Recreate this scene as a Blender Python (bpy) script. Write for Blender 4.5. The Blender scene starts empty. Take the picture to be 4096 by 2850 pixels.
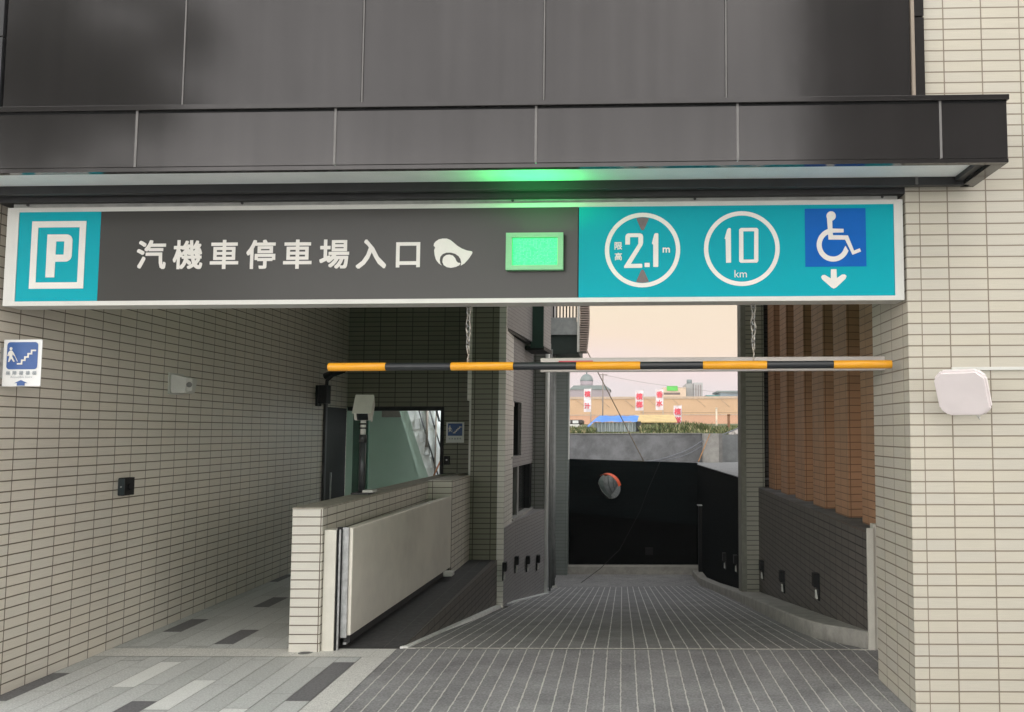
import bpy, bmesh, math, random
from mathutils import Vector, Matrix, noise
random.seed(7)
S = bpy.context.scene
COL = S.collection
R = math.radians

# ------------------------------------------------------------------ camera
cd = bpy.data.cameras.new('camera')
cam = bpy.data.objects.new('camera', cd); COL.objects.link(cam)
cd.sensor_width = 36.0; cd.lens = 3600.0/4096.0*36.0
cd.shift_x = -0.1836; cd.shift_y = 0.0083
cd.clip_start = 0.05; cd.clip_end = 3000
yaw, pitch, roll = -0.0262, 0.0755, -0.003
f = Vector((math.sin(yaw)*math.cos(pitch), math.cos(yaw)*math.cos(pitch), math.sin(pitch)))
r = Vector((math.cos(yaw), -math.sin(yaw), 0)); u = r.cross(f)
r2 = math.cos(roll)*r + math.sin(roll)*u; u2 = -math.sin(roll)*r + math.cos(roll)*u
M = Matrix((r2, u2, -f)).transposed().to_4x4(); M.translation = (0, 0, 1.67)
cam.matrix_world = M
S.camera = cam

# ------------------------------------------------------------------ sky
SUN_EL, SUN_AZ = 44.0, 172.0      # soft evening light from behind the photographer
w = bpy.data.worlds.new('World'); S.world = w; w.use_nodes = True
nt = w.node_tree; nt.nodes.clear()
out = nt.nodes.new('ShaderNodeOutputWorld'); bg = nt.nodes.new('ShaderNodeBackground'); bg2 = nt.nodes.new('ShaderNodeBackground')
add = nt.nodes.new('ShaderNodeAddShader')
sky = nt.nodes.new('ShaderNodeTexSky'); sky.sky_type = 'NISHITA'; sky.sun_disc = False
sky.sun_elevation = R(SUN_EL); sky.sun_rotation = R(SUN_AZ)
nt.links.new(sky.outputs[0], bg.inputs[0]); bg.inputs[1].default_value = 0.02
# evening cloud sheet: lavender at the horizon, peach above it, pale overhead
tc = nt.nodes.new('ShaderNodeTexCoord'); sep = nt.nodes.new('ShaderNodeSeparateXYZ')
nt.links.new(tc.outputs['Generated'], sep.inputs[0])
ns = nt.nodes.new('ShaderNodeTexNoise'); ns.inputs['Scale'].default_value = 3.2; ns.inputs['Detail'].default_value = 6
mp = nt.nodes.new('ShaderNodeMapping'); mp.inputs['Scale'].default_value = (1, 1, 5)
nt.links.new(tc.outputs['Generated'], mp.inputs[0]); nt.links.new(mp.outputs[0], ns.inputs['Vector'])
ma = nt.nodes.new('ShaderNodeMath'); ma.operation = 'MULTIPLY_ADD'; ma.inputs[1].default_value = 0.10; 
nt.links.new(ns.outputs[0], ma.inputs[0]); nt.links.new(sep.outputs[2], ma.inputs[2])
cr = nt.nodes.new('ShaderNodeValToRGB'); nt.links.new(ma.outputs[0], cr.inputs[0])
el = cr.color_ramp.elements
el[0].position = 0.0; el[0].color = (.66, .63, .74, 1)
el[1].position = 1.0; el[1].color = (.70, .74, .78, 1)
for p, c in ((.06, (.76, .71, .78, 1)), (.115, (.94, .70, .68, 1)), (.165, (1.0, .73, .51, 1)), (.21, (1.0, .78, .50, 1)), (.45, (.85, .82, .78, 1))):
    e = el.new(p); e.color = c
cmx = nt.nodes.new('ShaderNodeMix'); cmx.data_type = 'RGBA'; cmx.inputs[7].default_value = (.92, .89, .85, 1)
nt.links.new(cr.outputs[0], cmx.inputs[6]); nt.links.new(cmx.outputs[2], bg2.inputs[0])
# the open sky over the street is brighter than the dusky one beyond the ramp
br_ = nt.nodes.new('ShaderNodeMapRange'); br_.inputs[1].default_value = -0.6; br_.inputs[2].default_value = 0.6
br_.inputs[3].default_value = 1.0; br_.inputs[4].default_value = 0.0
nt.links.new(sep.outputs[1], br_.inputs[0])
lo = nt.nodes.new('ShaderNodeMapRange'); lo.interpolation_type = 'SMOOTHSTEP'   # sky strength raised low over the street, added to brighten the interior
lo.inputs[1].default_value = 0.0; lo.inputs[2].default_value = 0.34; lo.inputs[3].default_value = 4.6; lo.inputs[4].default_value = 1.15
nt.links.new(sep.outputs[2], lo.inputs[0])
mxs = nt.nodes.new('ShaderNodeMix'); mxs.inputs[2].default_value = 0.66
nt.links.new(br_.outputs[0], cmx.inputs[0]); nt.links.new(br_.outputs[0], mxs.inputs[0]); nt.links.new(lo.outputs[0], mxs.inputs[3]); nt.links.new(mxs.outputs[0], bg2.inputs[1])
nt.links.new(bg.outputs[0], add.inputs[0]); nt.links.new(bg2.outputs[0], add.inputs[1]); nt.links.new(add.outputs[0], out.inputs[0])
sd = bpy.data.lights.new('sun', 'SUN'); sd.energy = 0.45; sd.angle = R(30); sd.color = (1.0, .95, .86)
so = bpy.data.objects.new('sun', sd); COL.objects.link(so)
az = R(SUN_AZ); el_ = R(SUN_EL)
sv = Vector((math.sin(az)*math.cos(el_), math.cos(az)*math.cos(el_), math.sin(el_)))
so.rotation_euler = sv.to_track_quat('Z', 'Y').to_euler()
vs = S.view_settings; vs.view_transform = 'Standard'; vs.look = 'None'; vs.gamma = 1; vs.exposure = 0.4
vs.use_curve_mapping = False

# ------------------------------------------------------------------ frame of the garage: x across, y along the drive, z up
K = -0.11256        # the drive runs a little askew to the front
def W(x, y, z): return Vector((x + K*y, y, z))

# ------------------------------------------------------------------ materials
def lin(c): return tuple((x/12.92 if x <= .04045 else ((x+.055)/1.055)**2.4) for x in c)
MATS = {}
def nodemat(name):
    m = bpy.data.materials.new(name); m.use_nodes = True
    n = m.node_tree; b = n.nodes['Principled BSDF']; return m, n, b
def mat(name, col, rough=.6, metal=0., var=.12, scale=8., bump=.0, stretch=(1, 1, 1), spec=.5, emit=None, es=0, col2=None, bscale=None):
    """plain painted / cast surface: colour with a little real-world variation"""
    if name in MATS: return MATS[name]
    m, n, b = nodemat(name)
    t = n.nodes.new('ShaderNodeTexCoord'); mp = n.nodes.new('ShaderNodeMapping'); mp.inputs['Scale'].default_value = stretch
    n.links.new(t.outputs['Object'], mp.inputs[0])
    no = n.nodes.new('ShaderNodeTexNoise'); no.inputs['Scale'].default_value = scale; no.inputs['Detail'].default_value = 7; no.inputs['Roughness'].default_value = .65
    n.links.new(mp.outputs[0], no.inputs['Vector'])
    rp = n.nodes.new('ShaderNodeValToRGB'); n.links.new(no.outputs[0], rp.inputs[0])
    c2 = col2 or tuple(c*(1-var*2) for c in col)
    rp.color_ramp.elements[0].position = .32; rp.color_ramp.elements[1].position = .62
    rp.color_ramp.elements[0].color = (*c2, 1); rp.color_ramp.elements[1].color = (*[min(1, c*(1+var*.5)) for c in col], 1)
    n.links.new(rp.outputs[0], b.inputs['Base Color'])
    b.inputs['Roughness'].default_value = rough; b.inputs['Metallic'].default_value = metal
    b.inputs['Specular IOR Level'].default_value = spec
    if bump:
        bn = n.nodes.new('ShaderNodeTexNoise'); bn.inputs['Scale'].default_value = bscale or scale*6; bn.inputs['Detail'].default_value = 5
        n.links.new(t.outputs['Object'], bn.inputs['Vector'])
        bm_ = n.nodes.new('ShaderNodeBump'); bm_.inputs['Strength'].default_value = bump; bm_.inputs['Distance'].default_value = .01
        n.links.new(bn.outputs[0], bm_.inputs['Height']); n.links.new(bm_.outputs[0], b.inputs['Normal'])
    if emit:
        b.inputs['Emission Color'].default_value = (*emit, 1); b.inputs['Emission Strength'].default_value = es
    MATS[name] = m; return m
def tile_mat(name, c1, c2, grout, tw=.2357, th=.0686, joint=.0052, rough=.42, depth=.6, streak=.10, vjoint=1.0):
    """stack-bonded split tiles read from UVs in metres"""
    if name in MATS: return MATS[name]
    m, n, b = nodemat(name); L = n.links.new
    t = n.nodes.new('ShaderNodeUVMap')
    br = n.nodes.new('ShaderNodeTexBrick'); br.offset = 0; br.squash = 1
    for k, v in (('Scale', 1), ('Mortar Size', joint/2), ('Mortar Smooth', .15), ('Bias', -.1), ('Brick Width', tw), ('Row Height', th)): br.inputs[k].default_value = v
    br.inputs['Color1'].default_value = (*c1, 1); br.inputs['Color2'].default_value = (*c2, 1); br.inputs['Mortar'].default_value = (*grout, 1)
    # joints wander a fraction of a millimetre, as laid tiles do
    nz = n.nodes.new('ShaderNodeTexNoise'); nz.inputs['Scale'].default_value = 1.7; nz.inputs['Detail'].default_value = 2
    L(t.outputs[0], nz.inputs['Vector'])
    vm = n.nodes.new('ShaderNodeVectorMath'); vm.operation = 'MULTIPLY_ADD'; vm.inputs[1].default_value = (.004, .004, 0)
    L(nz.outputs['Color'], vm.inputs[0]); L(t.outputs[0], vm.inputs[2]); L(vm.outputs[0], br.inputs['Vector'])
    # drawn texture of the tile face: fine horizontal combing
    mp = n.nodes.new('ShaderNodeMapping'); mp.inputs['Scale'].default_value = (6, 260, 1); L(t.outputs[0], mp.inputs[0])
    n2 = n.nodes.new('ShaderNodeTexNoise'); n2.inputs['Scale'].default_value = 1; n2.inputs['Detail'].default_value = 3; L(mp.outputs[0], n2.inputs['Vector'])
    n3 = n.nodes.new('ShaderNodeTexNoise'); n3.inputs['Scale'].default_value = 1.1; n3.inputs['Detail'].default_value = 5; L(t.outputs[0], n3.inputs['Vector'])
    mx = n.nodes.new('ShaderNodeMath'); mx.operation = 'ADD'; L(n2.outputs[0], mx.inputs[0]); L(n3.outputs[0], mx.inputs[1])
    mr = n.nodes.new('ShaderNodeMapRange'); mr.inputs[1].default_value = .6; mr.inputs[2].default_value = 1.4; mr.inputs[3].default_value = 1-streak; mr.inputs[4].default_value = 1+streak*.6
    L(mx.outputs[0], mr.inputs[0])
    sc = n.nodes.new('ShaderNodeVectorMath'); sc.operation = 'SCALE'; L(br.outputs['Color'], sc.inputs[0]); L(mr.outputs[0], sc.inputs['Scale'])
    L(sc.outputs[0], b.inputs['Base Color'])
    b.inputs['Roughness'].default_value = rough
    inv = n.nodes.new('ShaderNodeMath'); inv.operation = 'MULTIPLY_ADD'; inv.inputs[1].default_value = -1; inv.inputs[2].default_value = 1; L(br.outputs['Fac'], inv.inputs[0])
    ad = n.nodes.new('ShaderNodeMath'); ad.operation = 'MULTIPLY_ADD'; ad.inputs[1].default_value = .12; L(n2.outputs[0], ad.inputs[0]); L(inv.outputs[0], ad.inputs[2])
    bp = n.nodes.new('ShaderNodeBump'); bp.inputs['Strength'].default_value = depth; bp.inputs['Distance'].default_value = .006
    L(ad.outputs[0], bp.inputs['Height']); L(bp.outputs[0], b.inputs['Normal'])
    MATS[name] = m; return m
def paver_mat(name, c1, c2, joint, jc=.62, pitch=.1045, length=.21, light=.5):
    """long pavers: pale sand in the joints that run along the drive, tight dark cross joints"""
    if name in MATS: return MATS[name]
    m, n, b = nodemat(name); L = n.links.new; N = n.nodes.new
    t = N('ShaderNodeUVMap'); sp = N('ShaderNodeSeparateXYZ'); L(t.outputs[0], sp.inputs[0])
    cb = N('ShaderNodeCombineXYZ'); L(sp.outputs[1], cb.inputs[0]); L(sp.outputs[0], cb.inputs[1])
    br = N('ShaderNodeTexBrick'); br.offset = .5
    for k, v in (('Scale', 1), ('Mortar Size', .0016), ('Mortar Smooth', .4), ('Bias', 0), ('Brick Width', length), ('Row Height', pitch)): br.inputs[k].default_value = v
    br.inputs['Color1'].default_value = (*c1, 1); br.inputs['Color2'].default_value = (*c2, 1); br.inputs['Mortar'].default_value = (*[x*.55 for x in c1], 1)
    L(cb.outputs[0], br.inputs['Vector'])
    # stains
    n1 = N('ShaderNodeTexNoise'); n1.inputs['Scale'].default_value = 2.2; n1.inputs['Detail'].default_value = 9; n1.inputs['Roughness'].default_value = .7; L(t.outputs[0], n1.inputs['Vector'])
    n1b = N('ShaderNodeTexNoise'); n1b.inputs['Scale'].default_value = 60; n1b.inputs['Detail'].default_value = 5; L(t.outputs[0], n1b.inputs['Vector'])
    ad = N('ShaderNodeMath'); ad.operation = 'ADD'; L(n1.outputs[0], ad.inputs[0]); L(n1b.outputs[0], ad.inputs[1])
    mr = N('ShaderNodeMapRange'); mr.inputs[1].default_value = .75; mr.inputs[2].default_value = 1.25; mr.inputs[3].default_value = .66; mr.inputs[4].default_value = 1.28; L(ad.outputs[0], mr.inputs[0])
    sc = N('ShaderNodeVectorMath'); sc.operation = 'SCALE'; L(br.outputs['Color'], sc.inputs[0]); L(mr.outputs[0], sc.inputs['Scale'])
    # long joints: width varies, sand missing in places
    dv = N('ShaderNodeMath'); dv.operation = 'DIVIDE'; dv.inputs[1].default_value = pitch; L(sp.outputs[0], dv.inputs[0])
    wn = N('ShaderNodeTexNoise'); wn.inputs['Scale'].default_value = 14; wn.inputs['Detail'].default_value = 4; L(t.outputs[0], wn.inputs['Vector'])
    wa = N('ShaderNodeMath'); wa.operation = 'MULTIPLY_ADD'; wa.inputs[1].default_value = .11; L(wn.outputs[0], wa.inputs[0]); L(dv.outputs[0], wa.inputs[2])
    fr = N('ShaderNodeMath'); fr.operation = 'FRACT'; L(wa.outputs[0], fr.inputs[0])
    sb = N('ShaderNodeMath'); sb.operation = 'SUBTRACT'; sb.inputs[1].default_value = .5; L(fr.outputs[0], sb.inputs[0])
    ab = N('ShaderNodeMath'); ab.operation = 'ABSOLUTE'; L(sb.outputs[0], ab.inputs[0])
    mp = N('ShaderNodeMapping'); mp.inputs['Scale'].default_value = (4.5, 2.6, 1); L(t.outputs[0], mp.inputs[0])
    gn = N('ShaderNodeTexNoise'); gn.inputs['Scale'].default_value = 4.5; gn.inputs['Detail'].default_value = 7; gn.inputs['Roughness'].default_value = .8; L(mp.outputs[0], gn.inputs['Vector'])
    th = N('ShaderNodeMapRange'); th.inputs[1].default_value = .3; th.inputs[2].default_value = .7; th.inputs[3].default_value = .488; th.inputs[4].default_value = .405; L(gn.outputs[0], th.inputs[0])
    gt = N('ShaderNodeMath'); gt.operation = 'SUBTRACT'; L(ab.outputs[0], gt.inputs[0]); L(th.outputs[0], gt.inputs[1])
    ms = N('ShaderNodeMath'); ms.operation = 'MULTIPLY'; ms.inputs[1].default_value = 60; ms.use_clamp = True; L(gt.outputs[0], ms.inputs[0])
    m2 = N('ShaderNodeMath'); m2.operation = 'MULTIPLY'; m2.inputs[1].default_value = jc; L(ms.outputs[0], m2.inputs[0])
    mix = N('ShaderNodeMix'); mix.data_type = 'RGBA'; L(m2.outputs[0], mix.inputs[0]); L(sc.outputs[0], mix.inputs[6]); mix.inputs[7].default_value = (*joint, 1)
    # flecks of dropped sand
    sn = N('ShaderNodeTexNoise'); sn.inputs['Scale'].default_value = 7; sn.inputs['Detail'].default_value = 12; sn.inputs['Roughness'].default_value = .8; L(t.outputs[0], sn.inputs['Vector'])
    sm = N('ShaderNodeMapRange'); sm.inputs[1].default_value = .58; sm.inputs[2].default_value = .72; sm.inputs[3].default_value = 0; sm.inputs[4].default_value = light; L(sn.outputs[0], sm.inputs[0])
    mix2 = N('ShaderNodeMix'); mix2.data_type = 'RGBA'; L(sm.outputs[0], mix2.inputs[0]); L(mix.outputs[2], mix2.inputs[6]); mix2.inputs[7].default_value = (*joint, 1)
    L(mix2.outputs[2], b.inputs['Base Color']); b.inputs['Roughness'].default_value = .85; b.inputs['Specular IOR Level'].default_value = .3
    iv = N('ShaderNodeMath'); iv.operation = 'MULTIPLY_ADD'; iv.inputs[1].default_value = -1; iv.inputs[2].default_value = 1; L(ms.outputs[0], iv.inputs[0])
    i2 = N('ShaderNodeMath'); i2.operation = 'SUBTRACT'; L(iv.outputs[0], i2.inputs[0]); L(br.outputs['Fac'], i2.inputs[1])
    bp = N('ShaderNodeBump'); bp.inputs['Strength'].default_value = .5; bp.inputs['Distance'].default_value = .005; L(i2.outputs[0], bp.inputs['Height']); L(bp.outputs[0], b.inputs['Normal'])
    MATS[name] = m; return m

GROUT = (.125, .10, .07)
T_light = tile_mat('cream split tile', (.545, .51, .42), (.525, .50, .43), (.235, .195, .145), joint=.0085)
T_left = tile_mat('taupe split tile', (.70, .65, .56), (.67, .635, .56), (.15, .12, .082), joint=.0085, streak=.14)
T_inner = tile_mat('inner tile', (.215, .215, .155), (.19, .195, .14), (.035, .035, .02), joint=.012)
T_short = tile_mat('parapet tile', (.68, .645, .56), (.65, .62, .55), (.11, .085, .058), joint=.0085)
T_grey = tile_mat('grey mosaic tile', (.33, .315, .31), (.30, .29, .285), (.11, .105, .10), tw=.11, th=.05, joint=.005, rough=.55)
T_dark = tile_mat('charcoal tile', (.14, .124, .11), (.115, .104, .095), (.016, .012, .010), tw=.2357, th=.0686, joint=.011, rough=.5)
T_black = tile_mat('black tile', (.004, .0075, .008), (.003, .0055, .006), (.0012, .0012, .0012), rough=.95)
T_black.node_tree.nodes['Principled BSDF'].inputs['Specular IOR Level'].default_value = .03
T_orange = tile_mat('terracotta tile', (.52, .285, .165), (.45, .25, .145), (.20, .10, .055), tw=.2357, th=.0686, joint=.008, rough=.6, streak=.16)
T_pale = tile_mat('pale trim tile', (.85, .83, .76), (.83, .81, .75), (.22, .19, .15))
Pave = paver_mat('charcoal pavers', (.30, .30, .302), (.262, .262, .267), (.80, .79, .74), jc=.62)
PaveR = paver_mat('ramp pavers', (.285, .283, .283), (.262, .26, .26), (.88, .87, .84), jc=.85, light=.1)
Gran = mat('grey granite', (.64, .66, .645), .6, var=.14, scale=90, bump=.1)
Gran2 = mat('grey granite darker', (.57, .59, .575), .6, var=.14, scale=80, bump=.1)
GranW = mat('white granite', (.84, .86, .83), .6, var=.08, scale=90, bump=.1)
GranD = mat('charcoal granite', (.19, .19, .20), .6, var=.2, scale=70, bump=.1)
GroutF = mat('floor grout', (.42, .42, .40), .9, scale=30)
GranS = mat('speckled white granite', (.78, .78, .74), .65, var=.2, scale=140, bump=.1)
Metal = None
def panel_mat(name, base, rough=.36, metal=.55):
    m, n, b = nodemat(name); L = n.links.new; N = n.nodes.new
    t = N('ShaderNodeTexCoord')
    a = N('ShaderNodeTexNoise'); a.inputs['Scale'].default_value = 1.1; a.inputs['Detail'].default_value = 4; L(t.outputs['Object'], a.inputs['Vector'])
    mp = N('ShaderNodeMapping'); mp.inputs['Scale'].default_value = (14, 14, .7); L(t.outputs['Object'], mp.inputs[0])
    s = N('ShaderNodeTexNoise'); s.inputs['Scale'].default_value = 1; s.inputs['Detail'].default_value = 5; L(mp.outputs[0], s.inputs['Vector'])
    ad = N('ShaderNodeMath'); ad.operation = 'ADD'; L(a.outputs[0], ad.inputs[0]); L(s.outputs[0], ad.inputs[1])
    mr = N('ShaderNodeMapRange'); mr.inputs[1].default_value = .7; mr.inputs[2].default_value = 1.4; mr.inputs[3].default_value = .90; mr.inputs[4].default_value = 1.12; L(ad.outputs[0], mr.inputs[0])
    sc = N('ShaderNodeVectorMath'); sc.operation = 'SCALE'; sc.inputs[0].default_value = base; L(mr.outputs[0], sc.inputs['Scale']); L(sc.outputs[0], b.inputs['Base Color'])
    b.inputs['Metallic'].default_value = metal
    m2 = N('ShaderNodeMapRange'); m2.inputs[3].default_value = rough*.9; m2.inputs[4].default_value = rough*1.1; L(a.outputs[0], m2.inputs[0]); L(m2.outputs[0], b.inputs['Roughness'])
    bp = N('ShaderNodeBump'); bp.inputs['Strength'].default_value = .12; bp.inputs['Distance'].default_value = .02; L(a.outputs[0], bp.inputs['Height']); L(bp.outputs[0], b.inputs['Normal'])
    return m
Panel = panel_mat('bronze grey cladding', (.088, .084, .083), .13, .75)
Seam = mat('seam sealant', (.17, .165, .16), .5, var=.05)
BlackM = mat('black metal', (.010, .011, .012), .55, var=.1, spec=.2)
DarkM = mat('dark grey metal', (.035, .036, .038), .5, var=.1)
WhiteM = mat('white painted metal', (.66, .66, .62), .35, var=.04, scale=3)
WhiteS = mat('soffit white', (.90, .95, .95), .5, var=.04, scale=3)
CreamP = mat('cream painted steel', (.72, .70, .62), .42, var=.07, scale=2.2)
GateP = mat('gate panel paint', (.82, .78, .69), .3, var=.09, scale=1.3)
Rubber = mat('black rubber', (.02, .02, .022), .7)
Steel = mat('galvanised steel', (.42, .43, .43), .38, metal=.6, var=.15, scale=20)
Yellow = mat('amber paint', (.80, .36, .015), .28, var=.04)
BlackP = mat('black gloss tape', (.018, .021, .024), .3, var=.05)
Conc = mat('grey concrete', (.20, .205, .215), .85, var=.2, scale=3, bump=.3)
ConcL = mat('pale concrete', (.36, .35, .33), .85, var=.12, scale=6, bump=.3)
Kerb = mat('kerb concrete', (.40, .385, .35), .85, var=.13, scale=7, bump=.3)
Teal = mat('teal sign vinyl', (.0, .37, .45), .45, var=.03, scale=1, spec=.12)
SignG = mat('grey brown sign face', (.038, .037, .033), .28, var=.05, scale=1, spec=.4)
SignW = mat('white vinyl', (.78, .76, .71), .4, var=.02)
Blue = mat('blue vinyl', (.004, .12, .48), .45, var=.03, spec=.12)
BlueS = mat('navy vinyl', (.05, .12, .34), .4, var=.05)
GreyV = mat('grey triangle vinyl', (.15, .12, .12), .4)
Red = mat('red vinyl', (.60, .05, .07), .4)
Mint = mat('mint plaster', (.40, .53, .46), .7, var=.03, scale=2)
PlasterW = mat('white plaster', (.72, .75, .74), .7, var=.03, scale=2)
Glass = mat('dark window glass', (.012, .016, .018), .08, var=.02)
Ceil = mat('grey ceiling', (.45, .46, .42), .8, var=.05)
Asph = mat('street paving', (.45, .44, .42), .9, var=.2, scale=12)

# ------------------------------------------------------------------ mesh helpers
def link(name, bm, m, parent=None):
    me = bpy.data.meshes.new(name); bm.to_mesh(me); bm.free()
    for x in (m if isinstance(m, (list, tuple)) else [m]): me.materials.append(x)
    o = bpy.data.objects.new(name, me); COL.objects.link(o)
    if parent is not None: o.parent = parent
    return o
def tag(o, label=None, cat=None, group=None, kind=None):
    if label: o['label'] = label
    if cat: o['category'] = cat
    if group: o['group'] = group
    if kind: o['kind'] = kind
    return o
def thing(name, label, cat, group=None):
    o = bpy.data.objects.new(name, None); COL.objects.link(o); o.empty_display_size = .1
    return tag(o, label, cat, group)
def part(name, bm, m, parent, label=None):
    o = link(name, bm, m, parent)
    if label: o['label'] = label
    return o
def box(x0, x1, y0, y1, z0, z1, bm=None, w=W, bev=0., uoff=0., voff=0.):
    """box in garage coordinates with UVs in metres on every face"""
    bm = bm or bmesh.new(); uv = bm.loops.layers.uv.verify()
    P = [w(x, y, z) for z in (z0, z1) for y in (y0, y1) for x in (x0, x1)]
    v = [bm.verts.new(p) for p in P]
    C = [(x, y, z) for z in (z0, z1) for y in (y0, y1) for x in (x0, x1)]
    fs = []
    for idx, ax in (((0, 2, 3, 1), 2), ((4, 5, 7, 6), 2), ((0, 1, 5, 4), 1), ((3, 2, 6, 7), 1), ((0, 4, 6, 2), 0), ((1, 3, 7, 5), 0)):
        fc = bm.faces.new([v[i] for i in idx]); fs.append(fc)
        for l, i in zip(fc.loops, idx):
            x, y, z = C[i]
            l[uv].uv = (x+uoff, y) if ax == 2 else ((x+uoff, z+voff) if ax == 1 else (y+uoff, z+voff))
    if bev:
        es = list({e for fc in fs for e in fc.edges})
        bmesh.ops.bevel(bm, geom=es, offset=bev, segments=2, affect='EDGES', profile=.5)
    return bm
def quad(pts, uvs=None, bm=None, w=W, mi=0):
    bm = bm or bmesh.new(); uv = bm.loops.layers.uv.verify()
    fc = bm.faces.new([bm.verts.new(w(*p)) for p in pts]); fc.material_index = mi
    for l, p, q in zip(fc.loops, pts, uvs or [(p[0], p[1]) for p in pts]): l[uv].uv = q
    return bm
def prism(poly, axis, a, b, bm=None, w=W):
    """extrude a polygon: axis 'z' poly=(x,y); 'y' poly=(x,z); 'x' poly=(y,z)"""
    bm = bm or bmesh.new(); uv = bm.loops.layers.uv.verify()
    def P(p, t):
        return (p[0], p[1], t) if axis == 'z' else ((p[0], t, p[1]) if axis == 'y' else (t, p[0], p[1]))
    A = [P(p, a) for p in poly]; B = [P(p, b) for p in poly]
    va = [bm.verts.new(w(*p)) for p in A]; vb = [bm.verts.new(w(*p)) for p in B]
    n = len(poly); fl = []
    fl.append((bm.faces.new(va), A)); fl.append((bm.faces.new(vb[::-1]), B[::-1]))
    for i in range(n):
        j = (i+1) % n
        fl.append((bm.faces.new([va[j], va[i], vb[i], vb[j]]), [A[j], A[i], B[i], B[j]]))
    for fc, C in fl:
        d = [max(c[k] for c in C)-min(c[k] for c in C) for k in range(3)]
        k = d.index(min(d))
        h = (0, 1) if k == 2 else ((0, 2) if k == 1 else (1, 2))
        if k != 2 and d[2] > .02:
            h = ((0, 2) if d[0] > d[1] else (1, 2))
        for l, c in zip(fc.loops, C): l[uv].uv = (c[h[0]], c[h[1]])
    bmesh.ops.recalc_face_normals(bm, faces=bm.faces)
    return bm
def tube(pts, rad, n=10, bm=None, w=W, caps=True):
    bm = bm or bmesh.new(); P = [w(*p) for p in pts]; rings = []
    for i, p in enumerate(P):
        d = (P[min(i+1, len(P)-1)]-P[max(i-1, 0)]).normalized()
        a = d.cross(Vector((0, 0, 1)))
        if a.length < 1e-3: a = d.cross(Vector((1, 0, 0)))
        a.normalize(); b = d.cross(a)
        rr = rad[i] if isinstance(rad, (list, tuple)) else rad
        rings.append([bm.verts.new(p+rr*(math.cos(t)*a+math.sin(t)*b)) for t in [2*math.pi*k/n for k in range(n)]])
    for A, B in zip(rings, rings[1:]):
        for k in range(n):
            fc = bm.faces.new([A[k], A[(k+1) % n], B[(k+1) % n], B[k]]); fc.smooth = True
    if caps: bm.faces.new(rings[0][::-1]); bm.faces.new(rings[-1])
    bmesh.ops.recalc_face_normals(bm, faces=bm.faces)
    return bm

# ================================================================== GROUND
g = bmesh.new()
quad([(-60, -60, -.006), (60, -60, -.006), (60, 5.0, -.006), (-60, 5.0, -.006)], bm=g)
quad([(-60, 5.0, -.006), (-4.0, 5.0, -.006), (-4.0, 21.9, -.006), (-60, 21.9, -.006)], bm=g)
quad([(2.0, 5.0, -.006), (60, 5.0, -.006), (60, 13.0, -.006), (2.0, 13.0, -.006)], bm=g)
quad([(-60, 4.9, -1.6), (60, 4.9, -1.6), (60, 22.3, -1.6), (-60, 22.3, -1.6)], bm=g)
tag(link('ground', g, Asph), kind='structure')
g = bmesh.new()
def gz(y): return 1.42 + max(0, y-22)*.0165
yy = [22.2, 26, 32, 40, 55, 90, 140, 400, 1500]
xs = [-1500, -200, -60, -20, -8, -3, 0, 3, 8, 20, 60, 200, 1500]
grid = [[g.verts.new(W(x, y, gz(min(y, 90)))) for x in xs] for y in yy]
for i in range(len(yy)-1):
    for j in range(len(xs)-1): g.faces.new([grid[i][j], grid[i][j+1], grid[i+1][j+1], grid[i+1][j]])
Soil = mat('weedy soil', (.16, .17, .08), .95, var=.4, scale=.6, col2=(.07, .10, .035))
tag(link('field', g, Soil), kind='structure')

# granite forecourt: real tiles, each a face, over a grout bed
g = bmesh.new()
quad([(-4.3, 2.9, -.004), (3.3, 2.9, -.004), (3.3, 7.1, -.004), (-4.3, 7.1, -.004)], bm=g, mi=0)
quad([(-4.0, 7.07, -.002), (-2.3, 7.07, -.002), (-2.3, 12.9, -.002), (-4.0, 12.9, -.002)], bm=g, mi=0)
quad([(-2.3, 7.1, -.0015), (-1.72, 7.1, -.0015), (-1.66, 12.9, -.0015), (-2.3, 12.9, -.0015)], bm=g, mi=5)
cw = .16
special = {(8, 6.0): 3, (5, 5.515): 3, (6, 5.03): 4, (12, 5.68): 4, (0, 5.71): 4, (2, 4.9): 3}
starts = {8: 6.0, 5: 5.515, 6: 5.03, 12: 5.68, 0: 5.71, 2: 4.9}
def gtile(bm, x0, x1, y0, y1, mi):
    e = .0022
    h = random.uniform(0, .0012)
    quad([(x0+e, y0+e, .0015+h), (x1-e, y0+e, .0015+h), (x1-e, y1-e, .0015+h), (x0+e, y1-e, .0015+h)], bm=bm, mi=mi)
for k in range(13):
    x1 = -1.955-k*cw; x0 = max(x1-cw, -4.0)
    L = .655 if k else .95
    y = starts.get(k, random.uniform(4.5, 5.1))
    st = starts.get(k)
    while y > 3.0: y -= L
    while y < 6.81:
        a, b_ = max(y, 3.0), min(y+L, 6.81)
        mi = 1 if random.random() < .62 else 2
        if (k, round(y, 3)) in special: mi = special[(k, round(y, 3))]
        elif any(kk == k and abs(y-yv) < .02 for kk, yv in special): mi = [v for (kk, yv), v in special.items() if kk == k and abs(y-yv) < .02][0]
        if b_-a > .02: gtile(g, x0, x1, a, b_, mi)
        y += L
for k in range(11):
    x1 = -2.3-k*cw; x0 = max(x1-cw, -4.0)
    y = 7.07 - random.uniform(0, .5)
    dark = {5: 7.21, 7: 8.73, 9: 7.645, 2: 9.6, 10: 10.2}.get(k)
    if dark:
        y = dark
        while y > 7.07: y -= .52
    while y < 12.9:
        a, b_ = max(y, 7.07), min(y+.52, 12.9)
        mi = 1 if random.random() < .6 else 2
        if dark and abs(y-dark) < .02: mi = 4
        if b_-a > .02: gtile(g, x0, x1, a, b_, mi)
        y += .52
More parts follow.
